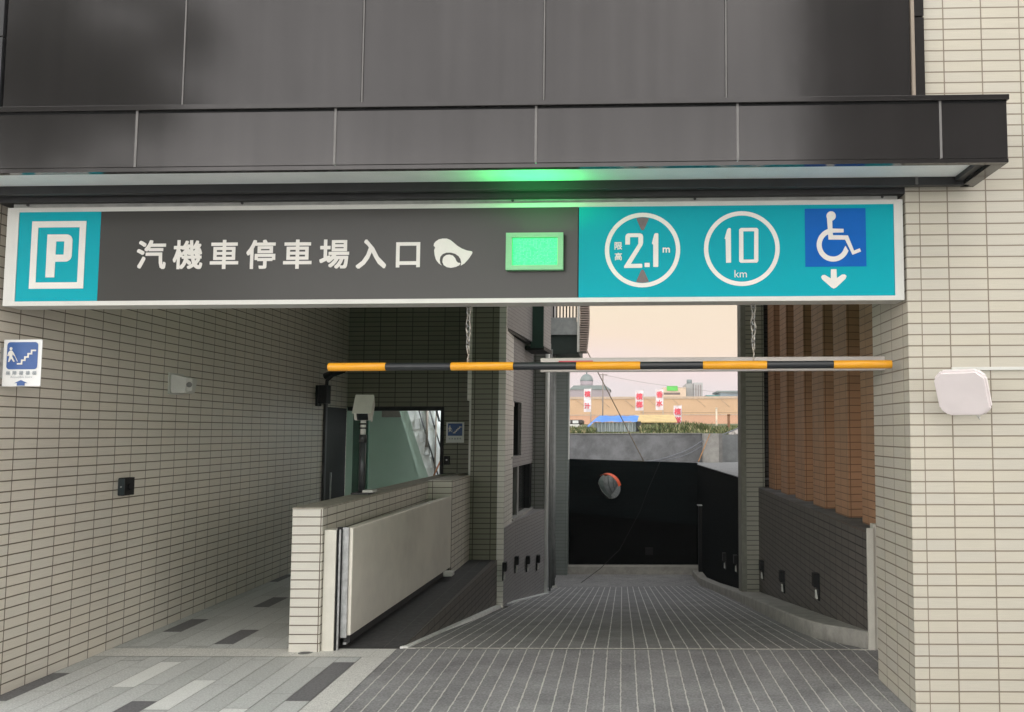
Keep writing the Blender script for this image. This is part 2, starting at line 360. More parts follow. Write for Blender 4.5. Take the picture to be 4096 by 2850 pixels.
for k in range(4):
    x1 = -1.72-k*.145; y = 7.1-random.uniform(0, .3)
    while y < 12.9:
        a, b_ = max(y, 7.1), min(y+.3, 12.9)
        gtile(g, x1-.145, x1, a, b_, 5); y += .3
tag(link('pavement', g, [GroutF, Gran, Gran2, GranW, GranD, mat('dark passage stone', (.07, .07, .073), .7, var=.25, scale=20)]), kind='structure')
g = bmesh.new()
for k in range(8):      # pale threshold stones
    a = -4.0+k*.3; b_ = min(a+.3, -1.75)
    quad([(a+.001, 6.815, .003), (b_-.001, 6.815, .003), (b_-.001, 7.065, .003), (a+.001, 7.065, .003)], bm=g)
for k in range(6):
    a = 3.0+k*.635; b_ = min(a+.635, 6.81)
    quad([(-1.948, a+.001, .0034), (-1.756, a+.001, .0034), (-1.756, b_-.001, .0034), (-1.948, b_-.001, .0034)], bm=g)
tag(link('path', g, GranS), kind='structure')
g = bmesh.new()
quad([(-1.755, 3.0, 0), (3.2, 3.0, 0), (3.2, 7.085, 0), (-1.755, 7.085, 0)], bm=g)
tag(link('driveway', g, Pave), kind='structure')
g = bmesh.new()
quad([(-1.71, 7.078, .005), (1.9, 7.078, .005), (1.9, 7.104, .005), (-1.71, 7.104, .005)], bm=g)
tag(link('path', g, mat('joint sand', (.78, .76, .70), .9, var=.2, scale=40)), kind='structure')
SL = .122
def rz(y): return -(y-7.1)*SL if y < 17.6 else -1.281
g = bmesh.new()
quad([(-1.72, 7.1, 0), (1.95, 7.1, 0), (2.0, 17.6, rz(17.5)), (-1.2, 17.0, rz(17.0))], bm=g,
     uvs=[(-1.72, 7.1), (1.95, 7.1), (2.0, 17.6), (-1.2, 17.0)])
quad([(-1.2, 17.0, rz(17.0)), (2.0, 17.6, rz(17.5)), (2.0, 19.4, -1.281), (-1.6, 19.4, -1.281)], bm=g, uvs=[(17.0, -1.2), (17.6, 2), (19.4, 2), (19.4, -1.6)])
quad([(-1.72, 12.0, rz(12)-.004), (-1.2, 12.0, rz(12)-.004), (-1.2, 17.0, rz(17)-.004), (-1.72, 17.0, rz(17)-.004)], bm=g)
tag(link('ramp', g, PaveR), kind='structure')
# kerb along the right of the ramp
def kerb(name, inner, outer, h, m=Kerb):
    bm = bmesh.new(); n = len(inner)
    rows = []
    for (xi, yi), (xo, yo) in zip(inner, outer):
        zi, zo = rz(yi), rz(yo)
        rows.append([bm.verts.new(W(xi, yi, zi-.02)), bm.verts.new(W(xi, yi, zi+h-.012)), bm.verts.new(W(xi+.012*(1 if xo > xi else -1), yi, zi+h)), bm.verts.new(W(xo, yo, zo+h))])
    for A, B in zip(rows, rows[1:]):
        for k in range(3): bm.faces.new([A[k], B[k], B[k+1], A[k+1]])
    bm.faces.new(rows[0]); bmesh.ops.recalc_face_normals(bm, faces=bm.faces)
    return tag(link(name, bm, m), kind='structure')
inn = [(1.905, 7.12), (1.86, 7.3), (1.80, 7.5), (1.72, 7.75), (1.665, 8.0), (1.64, 8.4), (1.635, 9.5), (1.63, 13.0), (1.56, 16.0), (1.50, 17.8), (1.44, 18.8)]
outt = [(1.95, 7.12), (1.95, 7.3), (1.95, 7.5), (1.95, 7.75), (1.95, 8.0), (1.95, 8.4), (1.95, 9.5), (1.96, 13.0), (1.80, 16.0), (1.68, 17.8), (1.62, 18.8)]
kerb('kerb', inn, outt, .135)
g = bmesh.new()
box(-1.5, 1.62, 18.95, 19.25, -1.30, -1.11, g)
tag(link('kerb', g, Kerb), kind='structure')
g = prism([(-1.735, 7.1), (-1.70, 7.1), (-1.575, 12.2), (-1.25, 15.0), (-1.285, 15.0), (-1.61, 12.2)], 'z', 0, 0.001)
g.free()
g = bmesh.new()
pts = [(-1.735, 7.1), (-1.66, 12.0), (-1.27, 15.0)]
for (xa, ya), (xb, yb) in zip(pts, pts[1:]):
    A8 = [(xa, ya, rz(ya)-.03), (xa+.065, ya, rz(ya)-.03), (xb+.065, yb, rz(yb)-.03), (xb, yb, rz(yb)-.03)]
    lo_ = [g.verts.new(W(*p)) for p in A8]; hi_ = [g.verts.new(W(p[0], p[1], p[2]+.042)) for p in A8]
    g.faces.new(hi_)
    for i in range(4): g.faces.new([lo_[i], lo_[(i+1) % 4], hi_[(i+1) % 4], hi_[i]])
tag(link('kerb', g, mat('pale edging', (.86, .87, .84), .7, var=.12, scale=20)), kind='structure')

# ================================================================== PARKING BUILDING
B = thing('parking_building', 'car park entrance building with cream tiles and bronze grey metal cladding above', 'building')
ZC = 4.4
g = bmesh.new()       # right-hand front wall: corner strips then the regular grid, joints land where the tile cuts are
xc = 1.748
box(xc, 1.836, 5.5, 6.28, 0, 7.5, g, uoff=-1.836, voff=.0)
box(1.836, 2.006, 5.5, 6.28, 0, 7.5, g, uoff=-2.006)
box(2.006, 6.6, 5.5, 6.28, 0, 7.5, g, uoff=-2.006)
uv = g.loops.layers.uv.verify()
g.faces.ensure_lookup_table()
for fc in g.faces:
    c = fc.calc_center_median(); nrm = fc.normal
    if abs(fc.normal.x) > .5:
        for l in fc.loops: l[uv].uv = (l.vert.co.y-5.5, l.vert.co.z)
part('front_wall', g, T_light, B)
g = box(-9.0, -4.352, 5.5, 5.75, 0, 7.5, uoff=4.0)
part('front_wall', g, T_light, B)
g = box(-4.35, -4.0, 5.5, 12.9, 0, ZC, uoff=.09)
part('side_wall', g, T_left, B)
# wall round the stair door
DX0, DX1, DZ = -3.98, -2.58, 2.05
g = bmesh.new()
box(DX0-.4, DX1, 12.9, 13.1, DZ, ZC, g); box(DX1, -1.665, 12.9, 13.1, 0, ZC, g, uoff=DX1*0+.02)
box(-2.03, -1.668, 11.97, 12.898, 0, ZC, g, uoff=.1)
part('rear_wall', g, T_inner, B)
g = box(-2.085, -2.031, 11.96, 12.3, 2.11, ZC); part('downstand', g, T_pale, B)
g = box(-1.667, -1.572, 11.98, 12.9, -.62, 6.0, uoff=1.667); part('corner_post', g, T_pale, B)
g = prism([(-4.4, 5.752), (2.6, 5.752), (2.6, 10.6), (-1.62, 10.6), (-1.62, 12.9), (-4.4, 12.9)], 'z', ZC, ZC+.35); part('ceiling', g, Ceil, B)
g = prism([(-4.36, 5.765), (2.6, 5.765), (2.6, 10.58), (-1.64, 10.58), (-1.64, 12.88), (-4.36, 12.88)], 'z', ZC+.352, 7.45); part('upper_storey', g, PlasterW, B)
g = bmesh.new(); box(-4.0, 1.746, 5.505, 5.74, 3.14, 7.5, g); part('lintel_wall', g, DarkM, B)
# metal cladding panels
xsj = [-3.955, -2.79, -1.645, -.497, .643, 1.793]
for a, b_ in zip(xsj, xsj[1:]):
    bm = box(a+.002, b_-.010, 5.455, 5.50, 3.52, 5.2, bev=.003)
    o = part('cladding_panel', bm, Panel, B)
for x in xsj[1:-1]:
    part('cladding_seam', box(x-.0085, x+.0005, 5.4515, 5.4985, 3.52, 5.2), Seam, B)
part('cladding_trim', box(1.786, 1.806, 5.44, 5.499, 3.52, 5.2), mat('bronze trim', (.30, .25, .20), .4, var=.05), B)
part('cladding_trim', box(1.808, 1.868, 5.45, 5.499, 3.52, 4.24), Panel, B)
part('cladding_trim', box(1.808, 1.868, 5.45, 5.499, 4.25, 5.2), Panel, B)
part('cladding_trim', box(-4.03, -3.975, 5.45, 5.499, 3.52, 4.2), DarkM, B)
part('cladding_trim', box(-4.03, -3.975, 5.45, 5.499, 4.21, 5.2), DarkM, B)
# canopy: a hollow box on the wall, pale soffit set up inside its dark rim
cj = [-5.2, -3.94, -2.795, -1.645, -.497, .643, 1.776, 2.15]
CAN = part('canopy', box(-5.2, 2.148, 4.97, 5.46, 3.50, 3.515), DarkM, B)
for a, b_ in zip(cj, cj[1:]):
    part('fascia_panel', box(a+.004, b_-.004, 4.95, 4.975, 3.19, 3.505, bev=.002), Panel, CAN)
for x in cj[2:-1]: part('joint_strip', box(x-.0065, x+.0065, 4.9465, 4.9495, 3.19, 3.525), mat('pale sealant', (.17, .165, .16), .45, var=.08), CAN)
part('top_cap', box(-5.2, 2.155, 4.93, 5.45, 3.517, 3.547, bev=.003), Panel, CAN)
part('cap_groove', box(-5.2, 2.148, 4.955, 4.968, 3.506, 3.516), BlackM, CAN)
g = bmesh.new()
box(-5.2, 2.149, 4.953, 4.998, 3.165, 3.188, g); box(2.07, 2.149, 5.0, 5.46, 3.165, 3.188, g)
part('bottom_rim', g, Panel, CAN)
part('end_panel', box(2.128, 2.15, 4.976, 5.46, 3.19, 3.505), Panel, CAN)
part('soffit', box(-5.2, 2.02, 5.0, 5.40, 3.215, 3.225), WhiteS, CAN)
g = bmesh.new(); box(2.02, 2.066, 5.0, 5.47, 3.19, 3.24, g); box(-5.2, 2.11, 5.405, 5.449, 3.165, 3.26, g)
part('back_rim', g, DarkM, CAN)
part('rim_seam', box(1.78, 1.795, 5.398, 5.404, 3.17, 3.255), Seam, CAN)

# parapet beside the passage
PW = thing('parapet_wall', 'low cream tiled wall between the side passage and the swing gate', 'wall')
part('wall', box(-2.56, -2.325, 7.0, 12.6, 0, 1.085, uoff=.0), T_short, PW)
part('wall_end', box(-2.56, -2.325, 6.955, 6.998, .0, 1.085, uoff=2.57), tile_mat('parapet end tile', (.66, .64, .57), (.64, .62, .555), (.12, .09, .06), joint=.0085), PW)
part('pilaster', box(-2.323, -2.03, 10.72, 12.58, 0, 1.11, uoff=2.03), T_short, PW)
part('coping', box(-2.565, -2.32, 6.952, 12.6, 1.086, 1.10, bev=.004), mat('mortar coping', (.42, .39, .33), .85, var=.15, scale=14), PW)
tag(part('retaining_wall', prism([(-1.90, 7.11), (-1.72, 7.11), (-1.655, 11.97), (-1.90, 11.97)], 'z', -.9, -.001), T_dark, None), 'charcoal tiled retaining face dropping from the passage floor to the ramp', 'wall')

# swing gate folded back against the parapet
GT = thing('flood_gate', 'broad cream gate leaf folded back against the low tiled wall', 'gate')
def gw(x, y, z): return W(-2.185+(y-7.05)*.028+x, y, z)
part('leaf', box(0, .07, 7.06, 10.62, .105, .935, w=gw, bev=.008), GateP, GT)
part('edge_frame', box(-.008, .045, 7.04, 7.058, .09, .94, w=gw, bev=.004), Steel, GT)
part('rubber_seal', box(-.045, -.012, 7.03, 7.06, .02, .94, w=gw), Rubber, GT)
part('bottom_seal', box(.01, .06, 7.08, 10.6, .05, .104, w=gw), Rubber, GT)
part('bottom_rail', box(.005, .03, 7.08, 10.6, .03, .05, w=gw), Steel, GT)
part('floor_bracket', box(.03, .16, 10.28, 10.42, .05, .10, w=gw, bev=.006), WhiteM, GT)
for z in (.12, .28, .80): part('hinge', box(-.075, -.045, 7.02, 7.05, z, z+.10, w=gw, bev=.004), Steel, GT)
GP = thing('gate_post', 'square cream post between the low tiled wall and gate leaf', 'post', 'cream steel gate posts')
part('post', box(-2.32, -2.225, 6.99, 7.10, 0, .925, bev=.004), CreamP, GP)
part('guide_channel', box(-2.222, -2.213, 7.0, 7.09, 0, .925), BlackM, GP)
part('guide_channel', box(-2.210, -2.196, 7.01, 7.025, 0, .925), Steel, GP)
GP2 = thing('gate_post', 'cream steel post standing at the foot of the orange ribbed wall', 'post', 'cream steel gate posts')
part('post', box(1.905, 1.955, 7.085, 7.12, 0, .925, bev=.003), CreamP, GP2)
part('post', box(1.957, 2.06, 7.10, 7.2, 0, .955, bev=.003), CreamP, GP2)

# ================================================================== ENTRANCE SIGN
SG = thing('entrance_sign', 'long teal and grey light box sign across the garage mouth', 'sign')
X0, X1, Z0, Z1, SY = -3.925, 1.735, 2.479, 3.108, 5.52
SD = .17
g = bmesh.new()
fw = .028
box(X0, X1, SY-.004, SY+SD, Z0, Z0+fw, g); box(X0, X1, SY-.004, SY+SD, Z1-fw, Z1, g)
box(X0, X0+.075, SY-.004, SY+SD, Z0+fw, Z1-fw, g); box(X1-.055, X1, SY-.004, SY+SD, Z0+fw, Z1-fw, g)
part('frame', g, WhiteM, SG)
part('top_flange', box(X0+.01, X1-.02, SY+.035, SY+.06, Z1+.001, Z1+.05), mat('dusty white metal', (.42, .43, .41), .5, var=.12), SG)
for x in (-3.82, -2.43, -.7, .45, 1.62): part('bolt', tube([(x, SY+.033, Z1+.026), (x, SY+.028, Z1+.026)], .009, 8), DarkM, SG)
part('back_panel', box(X0+.01, X1-.01, SY+.03, SY+SD-.003, Z0+.01, Z1-.01), WhiteM, SG)
part('teal_panel', box(X0+.076, -3.322, SY, SY+.028, Z0+fw, Z1-fw), Teal, SG)
part('grey_panel', box(-3.321, -.284, SY, SY+.028, Z0+fw, Z1-fw), SignG, SG)
part('teal_panel', box(-.277, X1-.056, SY, SY+.028, Z0+fw, Z1-fw), Teal, SG)
part('panel_gap', box(-.2835, -.2775, SY+.004, SY+.02, Z0+fw, Z1-fw), BlackM, SG)
def au(a, b): return -3.9728+.00157871*a+.0000318*b          # image pixels -> metres across the sign face, by a fitted affine
def av(a, b): return 4.42558-.0000132*a-.00158526*b          # image pixels -> metres up
def art(name, polys, m, y=None, t=.0025, parent=SG, mp=None, label=None):
    """flat vinyl shapes; polys: outer rings and holes, filled even-odd"""
    cu = bpy.data.curves.new(name, 'CURVE'); cu.dimensions = '2D'; cu.fill_mode = 'BOTH'; cu.extrude = t/2
    for p in polys:
        s = cu.splines.new('POLY'); s.points.add(len(p)-1); s.use_cyclic_u = True
        for q, a in zip(s.points, p): q.co = (a[0], a[1], 0, 1)
    o = bpy.data.objects.new(name, cu); COL.objects.link(o)
    dg = bpy.context.evaluated_depsgraph_get(); me = bpy.data.meshes.new_from_object(o.evaluated_get(dg))
    bpy.data.objects.remove(o); bpy.data.curves.remove(cu)
    y = SY-t/2-.0005 if y is None else y
    for v in me.vertices:
        x, z, e = v.co; v.co = mp(x, z, e) if mp else W(x, y-e, z)
    me.materials.clear(); me.materials.append(m)
    me.name = name; ob = bpy.data.objects.new(name, me); COL.objects.link(ob); ob.parent = parent
    if label: ob['label'] = label
    return ob
def A(pts): return [(au(*p), av(*p)) for p in pts]
def circ(cx, cy, r_, n=64, a0=0, a1=360): return [(cx+r_*math.cos(R(a0+(a1-a0)*i/n)), cy+r_*math.sin(R(a0+(a1-a0)*i/n))) for i in range(n + (0 if a1-a0 == 360 else 1))]
def stroke(pts, wd, closed=False):
    """outline of a thick polyline with mitred corners"""
    L, Rr = [], []; n = len(pts)
    for i in range(n):
        p = Vector(pts[i]); a = Vector(pts[i-1]) if (i > 0 or closed) else None; b = Vector(pts[(i+1) % n]) if (i < n-1 or closed) else None
        d1 = (p-a).normalized() if a is not None else None; d2 = (b-p).normalized() if b is not None else None
        d1 = d1 or d2; d2 = d2 or d1
        t = (d1+d2).normalized(); nn = Vector((-t.y, t.x)); s = wd/2/max(.35, nn.dot(Vector((-d1.y, d1.x))))
        L.append(tuple(p+nn*s)); Rr.append(tuple(p-nn*s))
    return [L, Rr[::-1]] if closed else [L+Rr[::-1]]
def rrect(x0, y0, x1, y1, r_, n=5):
    out_ = []
    for cx, cy, a in ((x1-r_, y1-r_, 0), (x0+r_, y1-r_, 90), (x0+r_, y0+r_, 180), (x1-r_, y0+r_, 270)):
        out_ += [(cx+r_*math.cos(R(a+90*i/n)), cy+r_*math.sin(R(a+90*i/n))) for i in range(n+1)]
    return out_
# P in a box (metres)
art('white_box', [[(-3.763, 2.588), (-3.413, 2.588), (-3.413, 3.02), (-3.763, 3.02)], [(-3.722, 2.628), (-3.722, 2.98), (-3.454, 2.98), (-3.454, 2.628)]], SignW)
Pz0, Pz1, Px0, Px1 = 2.660, 2.935, -3.66, -3.497
Pl = [(Px0, Pz0), (Px0+.058, Pz0), (Px0+.058, Pz0+.10), (Px1-.04, Pz0+.10)] + [(Px1-.04+.04*math.sin(R(a)), Pz0+.14-.04*math.cos(R(a))) for a in range(0, 91, 15)] + \
     [(Px1-.04+.04*math.cos(R(a)), Pz1-.04+.04*math.sin(R(a))) for a in range(0, 91, 15)] + [(Px0, Pz1)]
art('letter', [Pl, [(Px0+.058, Pz0+.145), (Px0+.058, Pz1-.045), (Px1-.052, Pz1-.045), (Px1-.052, Pz0+.145)]], SignW)
def text(body, cx, cz, h, m, y=SY-.002, bold=0., parent=SG, name='lettering', sx=1., mp=None, align='CENTER', t=.002):
    cu = bpy.data.curves.new(name, 'FONT'); cu.body = body; cu.size = 1; cu.extrude = .0; cu.offset = bold; cu.align_x = align
    cu.resolution_u = 3; cu.offset = 0
    o = bpy.data.objects.new(name, cu); COL.objects.link(o)
    dg = bpy.context.evaluated_depsgraph_get(); me = bpy.data.meshes.new_from_object(o.evaluated_get(dg))
    bpy.data.objects.remove(o)
    vsx = [v.co.x for v in me.vertices]; vsy = [v.co.y for v in me.vertices]
    mx, my = (min(vsx)+max(vsx))/2, (min(vsy)+max(vsy))/2; k = h/(max(vsy)-min(vsy))
    bmt = bmesh.new(); bmt.from_mesh(me); bms = bmesh.new()
    e = bold*1.6
    sh = [(0, 0)] if not bold else [(e, e), (-e, e), (e, -e), (-e, -e), (e, 0), (-e, 0), (0, e), (0, -e)]
    for i, (a, b_) in enumerate(sh):
        m2 = me.copy()
        for v in m2.vertices:
            x = cx+((v.co.x-mx)*sx+a)*k; z = cz+(v.co.y-my+b_)*k
            v.co = W(x, y-i*.00015, z)
        bms.from_mesh(m2); bpy.data.meshes.remove(m2)
    bms.to_mesh(me); bms.free(); bmt.free()
    me.materials.clear(); me.materials.append(m)
    return me
def textobj(items, m, name='lettering', parent=SG, label=None):
    bm = bmesh.new()
    for me in items: bm.from_mesh(me); bpy.data.meshes.remove(me)
    return part(name, bm, m, parent, label)
its = []
for i, c in enumerate('汽機車停車場入口'):
    hh = .178 if c != '口' else .152
    its.append(text(c, -2.985+i*.2335, 2.800-(.006 if c == '口' else 0)-i*.0012, hh, SignW, bold=.013))
textobj(its, SignW)
# bird emblem
bird = [(1743, 985), (1745, 975), (1752, 967), (1764, 959), (1779, 956), (1796, 956), (1809, 961), (1822, 971), (1838, 985), (1856, 996), (1878, 1004), (1896, 1007), (1898, 1012), (1893, 1022), (1880, 1040), (1865, 1056), (1851, 1064),
        (1853, 1052), (1850, 1038), (1842, 1026), (1829, 1017), (1812, 1012), (1794, 1012), (1779, 1018), (1770, 1028), (1767, 1042), (1770, 1056), (1776, 1064), (1763, 1055), (1752, 1040), (1747, 1022), (1745, 1003), (1749, 991)]
egg = [(1779, 1038), (1783, 1029), (1793, 1022), (1806, 1020), (1820, 1024), (1829, 1034), (1834, 1046), (1840, 1052), (1850, 1054), (1846, 1062), (1832, 1069), (1812, 1073), (1795, 1070), (1783, 1062), (1778, 1050)]
art('bird_emblem', [A(bird), A(egg)], SignW)
# LED display
def bezel():
    bm = bmesh.new()
    for (a, b_, c, d) in ((-.728, -.372, 2.676, 2.705), (-.728, -.372, 2.879, 2.908), (-.728, -.690, 2.7055, 2.8785), (-.408, -.372, 2.7055, 2.8785)): box(a, b_, SY-.055, SY-.001, c, d, bm)
    return bm
LED = part('led_display', bezel(), mat('display bezel', (.24, .60, .30), .4, var=.03), SG)  # green glow of the matrix is put into the bezel colour
uvn = bmesh.new(); box(-.689, -.409, SY-.030, SY-.026, 2.7055, 2.8785, uvn)
lm, n, b = nodemat('green led'); L = n.links.new; N = n.nodes.new
t = N('ShaderNodeUVMap'); br = N('ShaderNodeTexBrick'); br.offset = 0
for k, v in (('Scale', 1), ('Mortar Size', .0011), ('Mortar Smooth', .3), ('Brick Width', .0088), ('Row Height', .0088)): br.inputs[k].default_value = v
br.inputs['Color1'].default_value = (.04, 1, .17, 1); br.inputs['Color2'].default_value = (.14, 1, .32, 1); br.inputs['Mortar'].default_value = (0, .75, .22, 1)
L(t.outputs[0], br.inputs['Vector']); L(br.outputs[0], b.inputs['Emission Color']); b.inputs['Emission Strength'].default_value = 1.15
b.inputs['Base Color'].default_value = (.02, .2, .08, 1)
part('led_matrix', uvn, lm, LED)
# unseen area lamps added outside the displays strengthen their green light
def green(name, loc, rot, e, sx, sy, parent):
    d = bpy.data.lights.new(name, 'AREA'); d.shape = 'RECTANGLE'; d.size = sx; d.size_y = sy; d.energy = e; d.color = (.0, 1, .16)
    o = bpy.data.objects.new(name, d); COL.objects.link(o); o.location = loc; o.rotation_euler = rot; o.parent = parent; return o
# height limit roundel
def ring(cx, cz, r0, r1): return [circ(cx, cz, r1), circ(cx, cz, r0)[::-1]]
c1x, c1z, c2x, c2z = .121, 2.804, .738, 2.808
art('height_roundel', ring(c1x, c1z, .208, .235), SignW)
tri = lambda s: [(c1x+a*.0395, c1z+s*b_) for a, b_ in ((-1, .199), (-.5, .204), (0, .2065), (.5, .204), (1, .199), (.3, .135), (.18, .127), (0, .124), (-.18, .127), (-.3, .135))]
art('triangle', [tri(1)], GreyV); art('triangle', [tri(-1)], GreyV)
sc = .000290   # enlarged image crop pixels -> m for the digits
def D(pts): return [(c1x+(p[0]-910)*sc, c1z-(p[1]-800)*sc) for p in pts]
two = D([(540, 680), (540, 500), (560, 455), (600, 437), (860, 437), (905, 460), (922, 505), (922, 650), (905, 700), (660, 1100), (890, 1100), (905, 1115), (905, 1175), (890, 1188), (515, 1188), (515, 1150), (820, 665), (820, 520), (640, 520), (640, 680)])
one = D([(1110, 660), (1160, 460), (1185, 437), (1235, 437), (1250, 455), (1250, 1160), (1235, 1170), (1150, 1170), (1140, 1160), (1140, 690)])
dot = D([(955, 1080), (1065, 1080), (1065, 1172), (955, 1172)])
art('digits', [two, dot, one], SignW)
textobj([text('限', -.030, c1z+.027, .046, SignW, bold=.012)], SignW); textobj([text('高', -.030, c1z-.040, .046, SignW, bold=.012)], SignW); textobj([text('m', c1x+.148, c1z-.002, .030, SignW, bold=.012)], SignW)
art('speed_roundel', ring(c2x, c2z, .208, .235), SignW)
def D2(pts): return [(c2x+(p[0]-1107)*.0008375, c2z-(p[1]-365)*.0008375) for p in pts]
art('digits', [D2([(980, 290), (1000, 220), (1010, 211), (1022, 211), (1027, 218), (1027, 470), (990, 472), (988, 295)]),
     D2([(1100, 211), (1220, 211), (1231, 222), (1229, 460), (1218, 472), (1098, 472), (1087, 460), (1088, 222)]),
     D2([(1119, 236), (1119, 448), (1197, 448), (1200, 236)])], SignW)
textobj([text('km', c2x-.008, c2z-.158, .046, SignW, bold=.0)], SignW)
# wheelchair square
part('blue_square', box(1.130, 1.506, SY-.0022, SY-.0006, 2.690, 3.055), Blue, SG)
def D3(pts): return [(1.130+(p[0]-1575)*.0008, 3.055-(p[1]-62)*.000832) for p in pts]
whl = circ(1790, 340, 118, 40, -128, 208); whl2 = circ(1790, 340, 84, 40, 208, -128)
arc_o = [(1790+126*math.cos(R(a)), 338-126*math.sin(R(a))) for a in range(108, 345, 6)]
arc_i = [(1790+88*math.cos(R(a)), 338-88*math.sin(R(a))) for a in range(342, 104, -6)]
Y2 = SY-.0042
art('wheelchair_symbol', [D3(arc_o+[(1908, 385), (1885, 345)]+arc_i)], SignW, y=Y2)
art('wheelchair_symbol', [D3(circ(1778, 120, 36, 30))], SignW, y=Y2)
art('wheelchair_symbol', [D3([(1745, 125), (1785, 125), (1787, 215), (1872, 218), (1872, 245), (1788, 247), (1789, 265), (1905, 268), (1950, 382), (1995, 365), (2004, 390), (1938, 414), (1883, 300), (1755, 298)])], SignW, y=Y2-.0012)
def D4(pts): return [(1.304+(p[0]-1797)*.00082, 2.675-(p[1]-520)*.00082) for p in pts]
art('down_arrow', [D4([(1777, 522), (1818, 522), (1820, 590), (1860, 562), (1880, 562), (1893, 575), (1885, 595), (1815, 660), (1797, 669), (1778, 660), (1710, 598), (1702, 580), (1712, 566), (1730, 564), (1775, 592)])], SignW)
green('display_glow', W(-.55, SY-.24, 2.97), (R(170), 0, 0), 1.7, .34, .04, SG)
# rear display, same unit facing the ramp
RD = part('rear_display', box(-.728, -.372, SY+SD+.001, SY+SD+.03, 2.676, 2.908), DarkM, SG)
part('led_matrix', box(-.690, -.408, SY+SD+.031, SY+SD+.034, 2.705, 2.878), lm, RD)
green('display_glow', W(-.55, SY+SD+.06, 2.79), (R(108), 0, 0), 4.0, .28, .17, SG)

# ================================================================== HEIGHT BAR, CHAINS, RAIL
HB = thing('height_bar', 'yellow and black striped height bar hanging below the sign', 'height bar')
bj = [-1.876, -1.507, -1.091, -.692, -.293, .112, .507, .909, 1.326, 1.690]
for i, (a, b_) in enumerate(zip(bj, bj[1:])):
    bm = tube([(a, 5.65, 2.093), (a+.003, 5.65, 2.093), (b_-.003, 5.65, 2.093), (b_, 5.65, 2.093)], [.024, .0265, .0265, .024] if i % 2 == 0 else [.0245]*4, 20)
    part('stripe', bm, Yellow if i % 2 == 0 else BlackP, HB)
def chain(x, y, z0, z1, label):
    c = thing('hanging_chain', label, 'chain', 'chains holding the height bar')
    z = z1; i = 0; bm = bmesh.new()
    for s in (-1, 1):
        pts = []
        zz = z1; k = 0
        while zz > z0:
            pts.append((x+s*.010*(1 if zz > z0+.12 else .2)+.006*math.sin(k*1.3+s), y+.006*math.cos(k*1.7+s), zz)); zz -= .028; k += 1
        tube(pts, .0042, 6, bm)
    part('cord', bm, mat('pale cord', (.45, .42, .36), .7, var=.2, scale=50), c)
    while z > z0+.1:
        bmm = bmesh.new()
        ring_ = [(x+.010*math.cos(R(a)), y+.008*math.cos(R(a))*(i % 2), z+.02*math.sin(R(a))) for a in range(0, 361, 45)]
        tube(ring_, .0028, 5, bmm, caps=False); part('link', bmm, Steel, c); z -= .036; i += 1
chain(-.985, 5.65, 2.11, 2.475, 'left hanging chain and cord under the sign')
chain(.825, 5.65, 2.11, 2.475, 'right hanging chain and cord under the sign')
BR = thing('barrier_rail', 'pale horizontal rail running behind the striped height bar', 'rail')
part('rail', box(-.553, 1.747, 5.985, 6.03, 2.078, 2.172, bev=.004), mat('pale rail paint', (.56, .52, .48), .35, var=.05), BR)
part('red_band', box(-.43, -.20, 5.978, 5.984, 2.10, 2.152), Red, BR)

# ================================================================== THINGS ON THE WALLS
def stairsign(x0, x1, z0, z1, y, label, full=True, dim=False):
    s = thing('stair_sign', label, 'sign', 'blue and white accessible stairs signs')
    wd, hg = x1-x0, z1-z0
    part('plate', box(x0, x1, y, y+.006, z0, z1, bev=.001), mat('white acrylic', (.80, .81, .80), .3, var=.02), s)
    mp_ = lambda a, b_: (x0+a*wd, z1-b_*hg)
    if full: part('wall_bracket', box(x0-.05, x0+.01, y+.007, y+.02, z0+.05, z1-.05), Steel, s)
    sq = rrect(x0+.10*wd, z1-.635*hg, x0+.90*wd, z1-.055*hg, .02)
    if not full: sq = rrect(x0+.10*wd, z1-.66*hg, x0+.90*wd, z1-.06*hg, .006)
    art('pictogram_square', [sq], BlueS, y=y-.0018, parent=s)
    st = [(.38, .52), (.50, .52), (.50, .445), (.58, .445), (.58, .375), (.66, .375), (.66, .305), (.745, .305), (.745, .235), (.86, .235)]
    P2 = [mp_(*p) for p in st]
    art('stairs_pictogram', stroke(P2, .010 if full else .012), SignW, y=y-.0045, parent=s)
    art('walker_pictogram', [[mp_(.205+.035*math.cos(R(a)), .195+.033*math.sin(R(a))) for a in range(0, 360, 24)]], SignW, y=y-.0045, parent=s)
    body = [(.19, .235), (.235, .235), (.285, .29), (.325, .35), (.31, .36), (.255, .315), (.25, .36), (.32, .47), (.29, .48), (.225, .405), (.175, .48), (.145, .48), (.175, .37), (.165, .32), (.145, .36), (.12, .35), (.145, .27)]
    art('walker_pictogram', [[mp_(*p) for p in body]], SignW, y=y-.0055, parent=s)
    art('cane', stroke([mp_(.315, .35), mp_(.39, .47)], .003), SignW, y=y-.0048, parent=s)
    gt = mat('pale grey print', (.36, .40, .43), .5)
    if full:
        textobj([text(c, x0+wd*(.15+.172*i), z1-.715*hg, .026, gt, y=y-.002, bold=.01) for i, c in enumerate('無障礙樓梯')], gt, parent=s)
        textobj([text('Accessible Stairs', x0+wd*.5, z1-.80*hg, .012, gt, y=y-.002, sx=1.25)], gt, parent=s)
        ar = [(.50, .865), (.67, .93), (.60, .93), (.60, .985), (.40, .985), (.40, .93), (.33, .93)]
        art('up_arrow', [[mp_(*p) for p in ar]], BlueS, y=y-.002, parent=s)
    else:
        textobj([text(c, x0+wd*(.2+.15*i), z1-.80*hg, .024, gt, y=y-.002, bold=.01) for i, c in enumerate('無障礙樓梯')], gt, parent=s)
    return s
stairsign(-3.975, -3.725, 1.977, 2.277, 5.62, 'blue and white stairs sign projecting from the front of the taupe side wall')
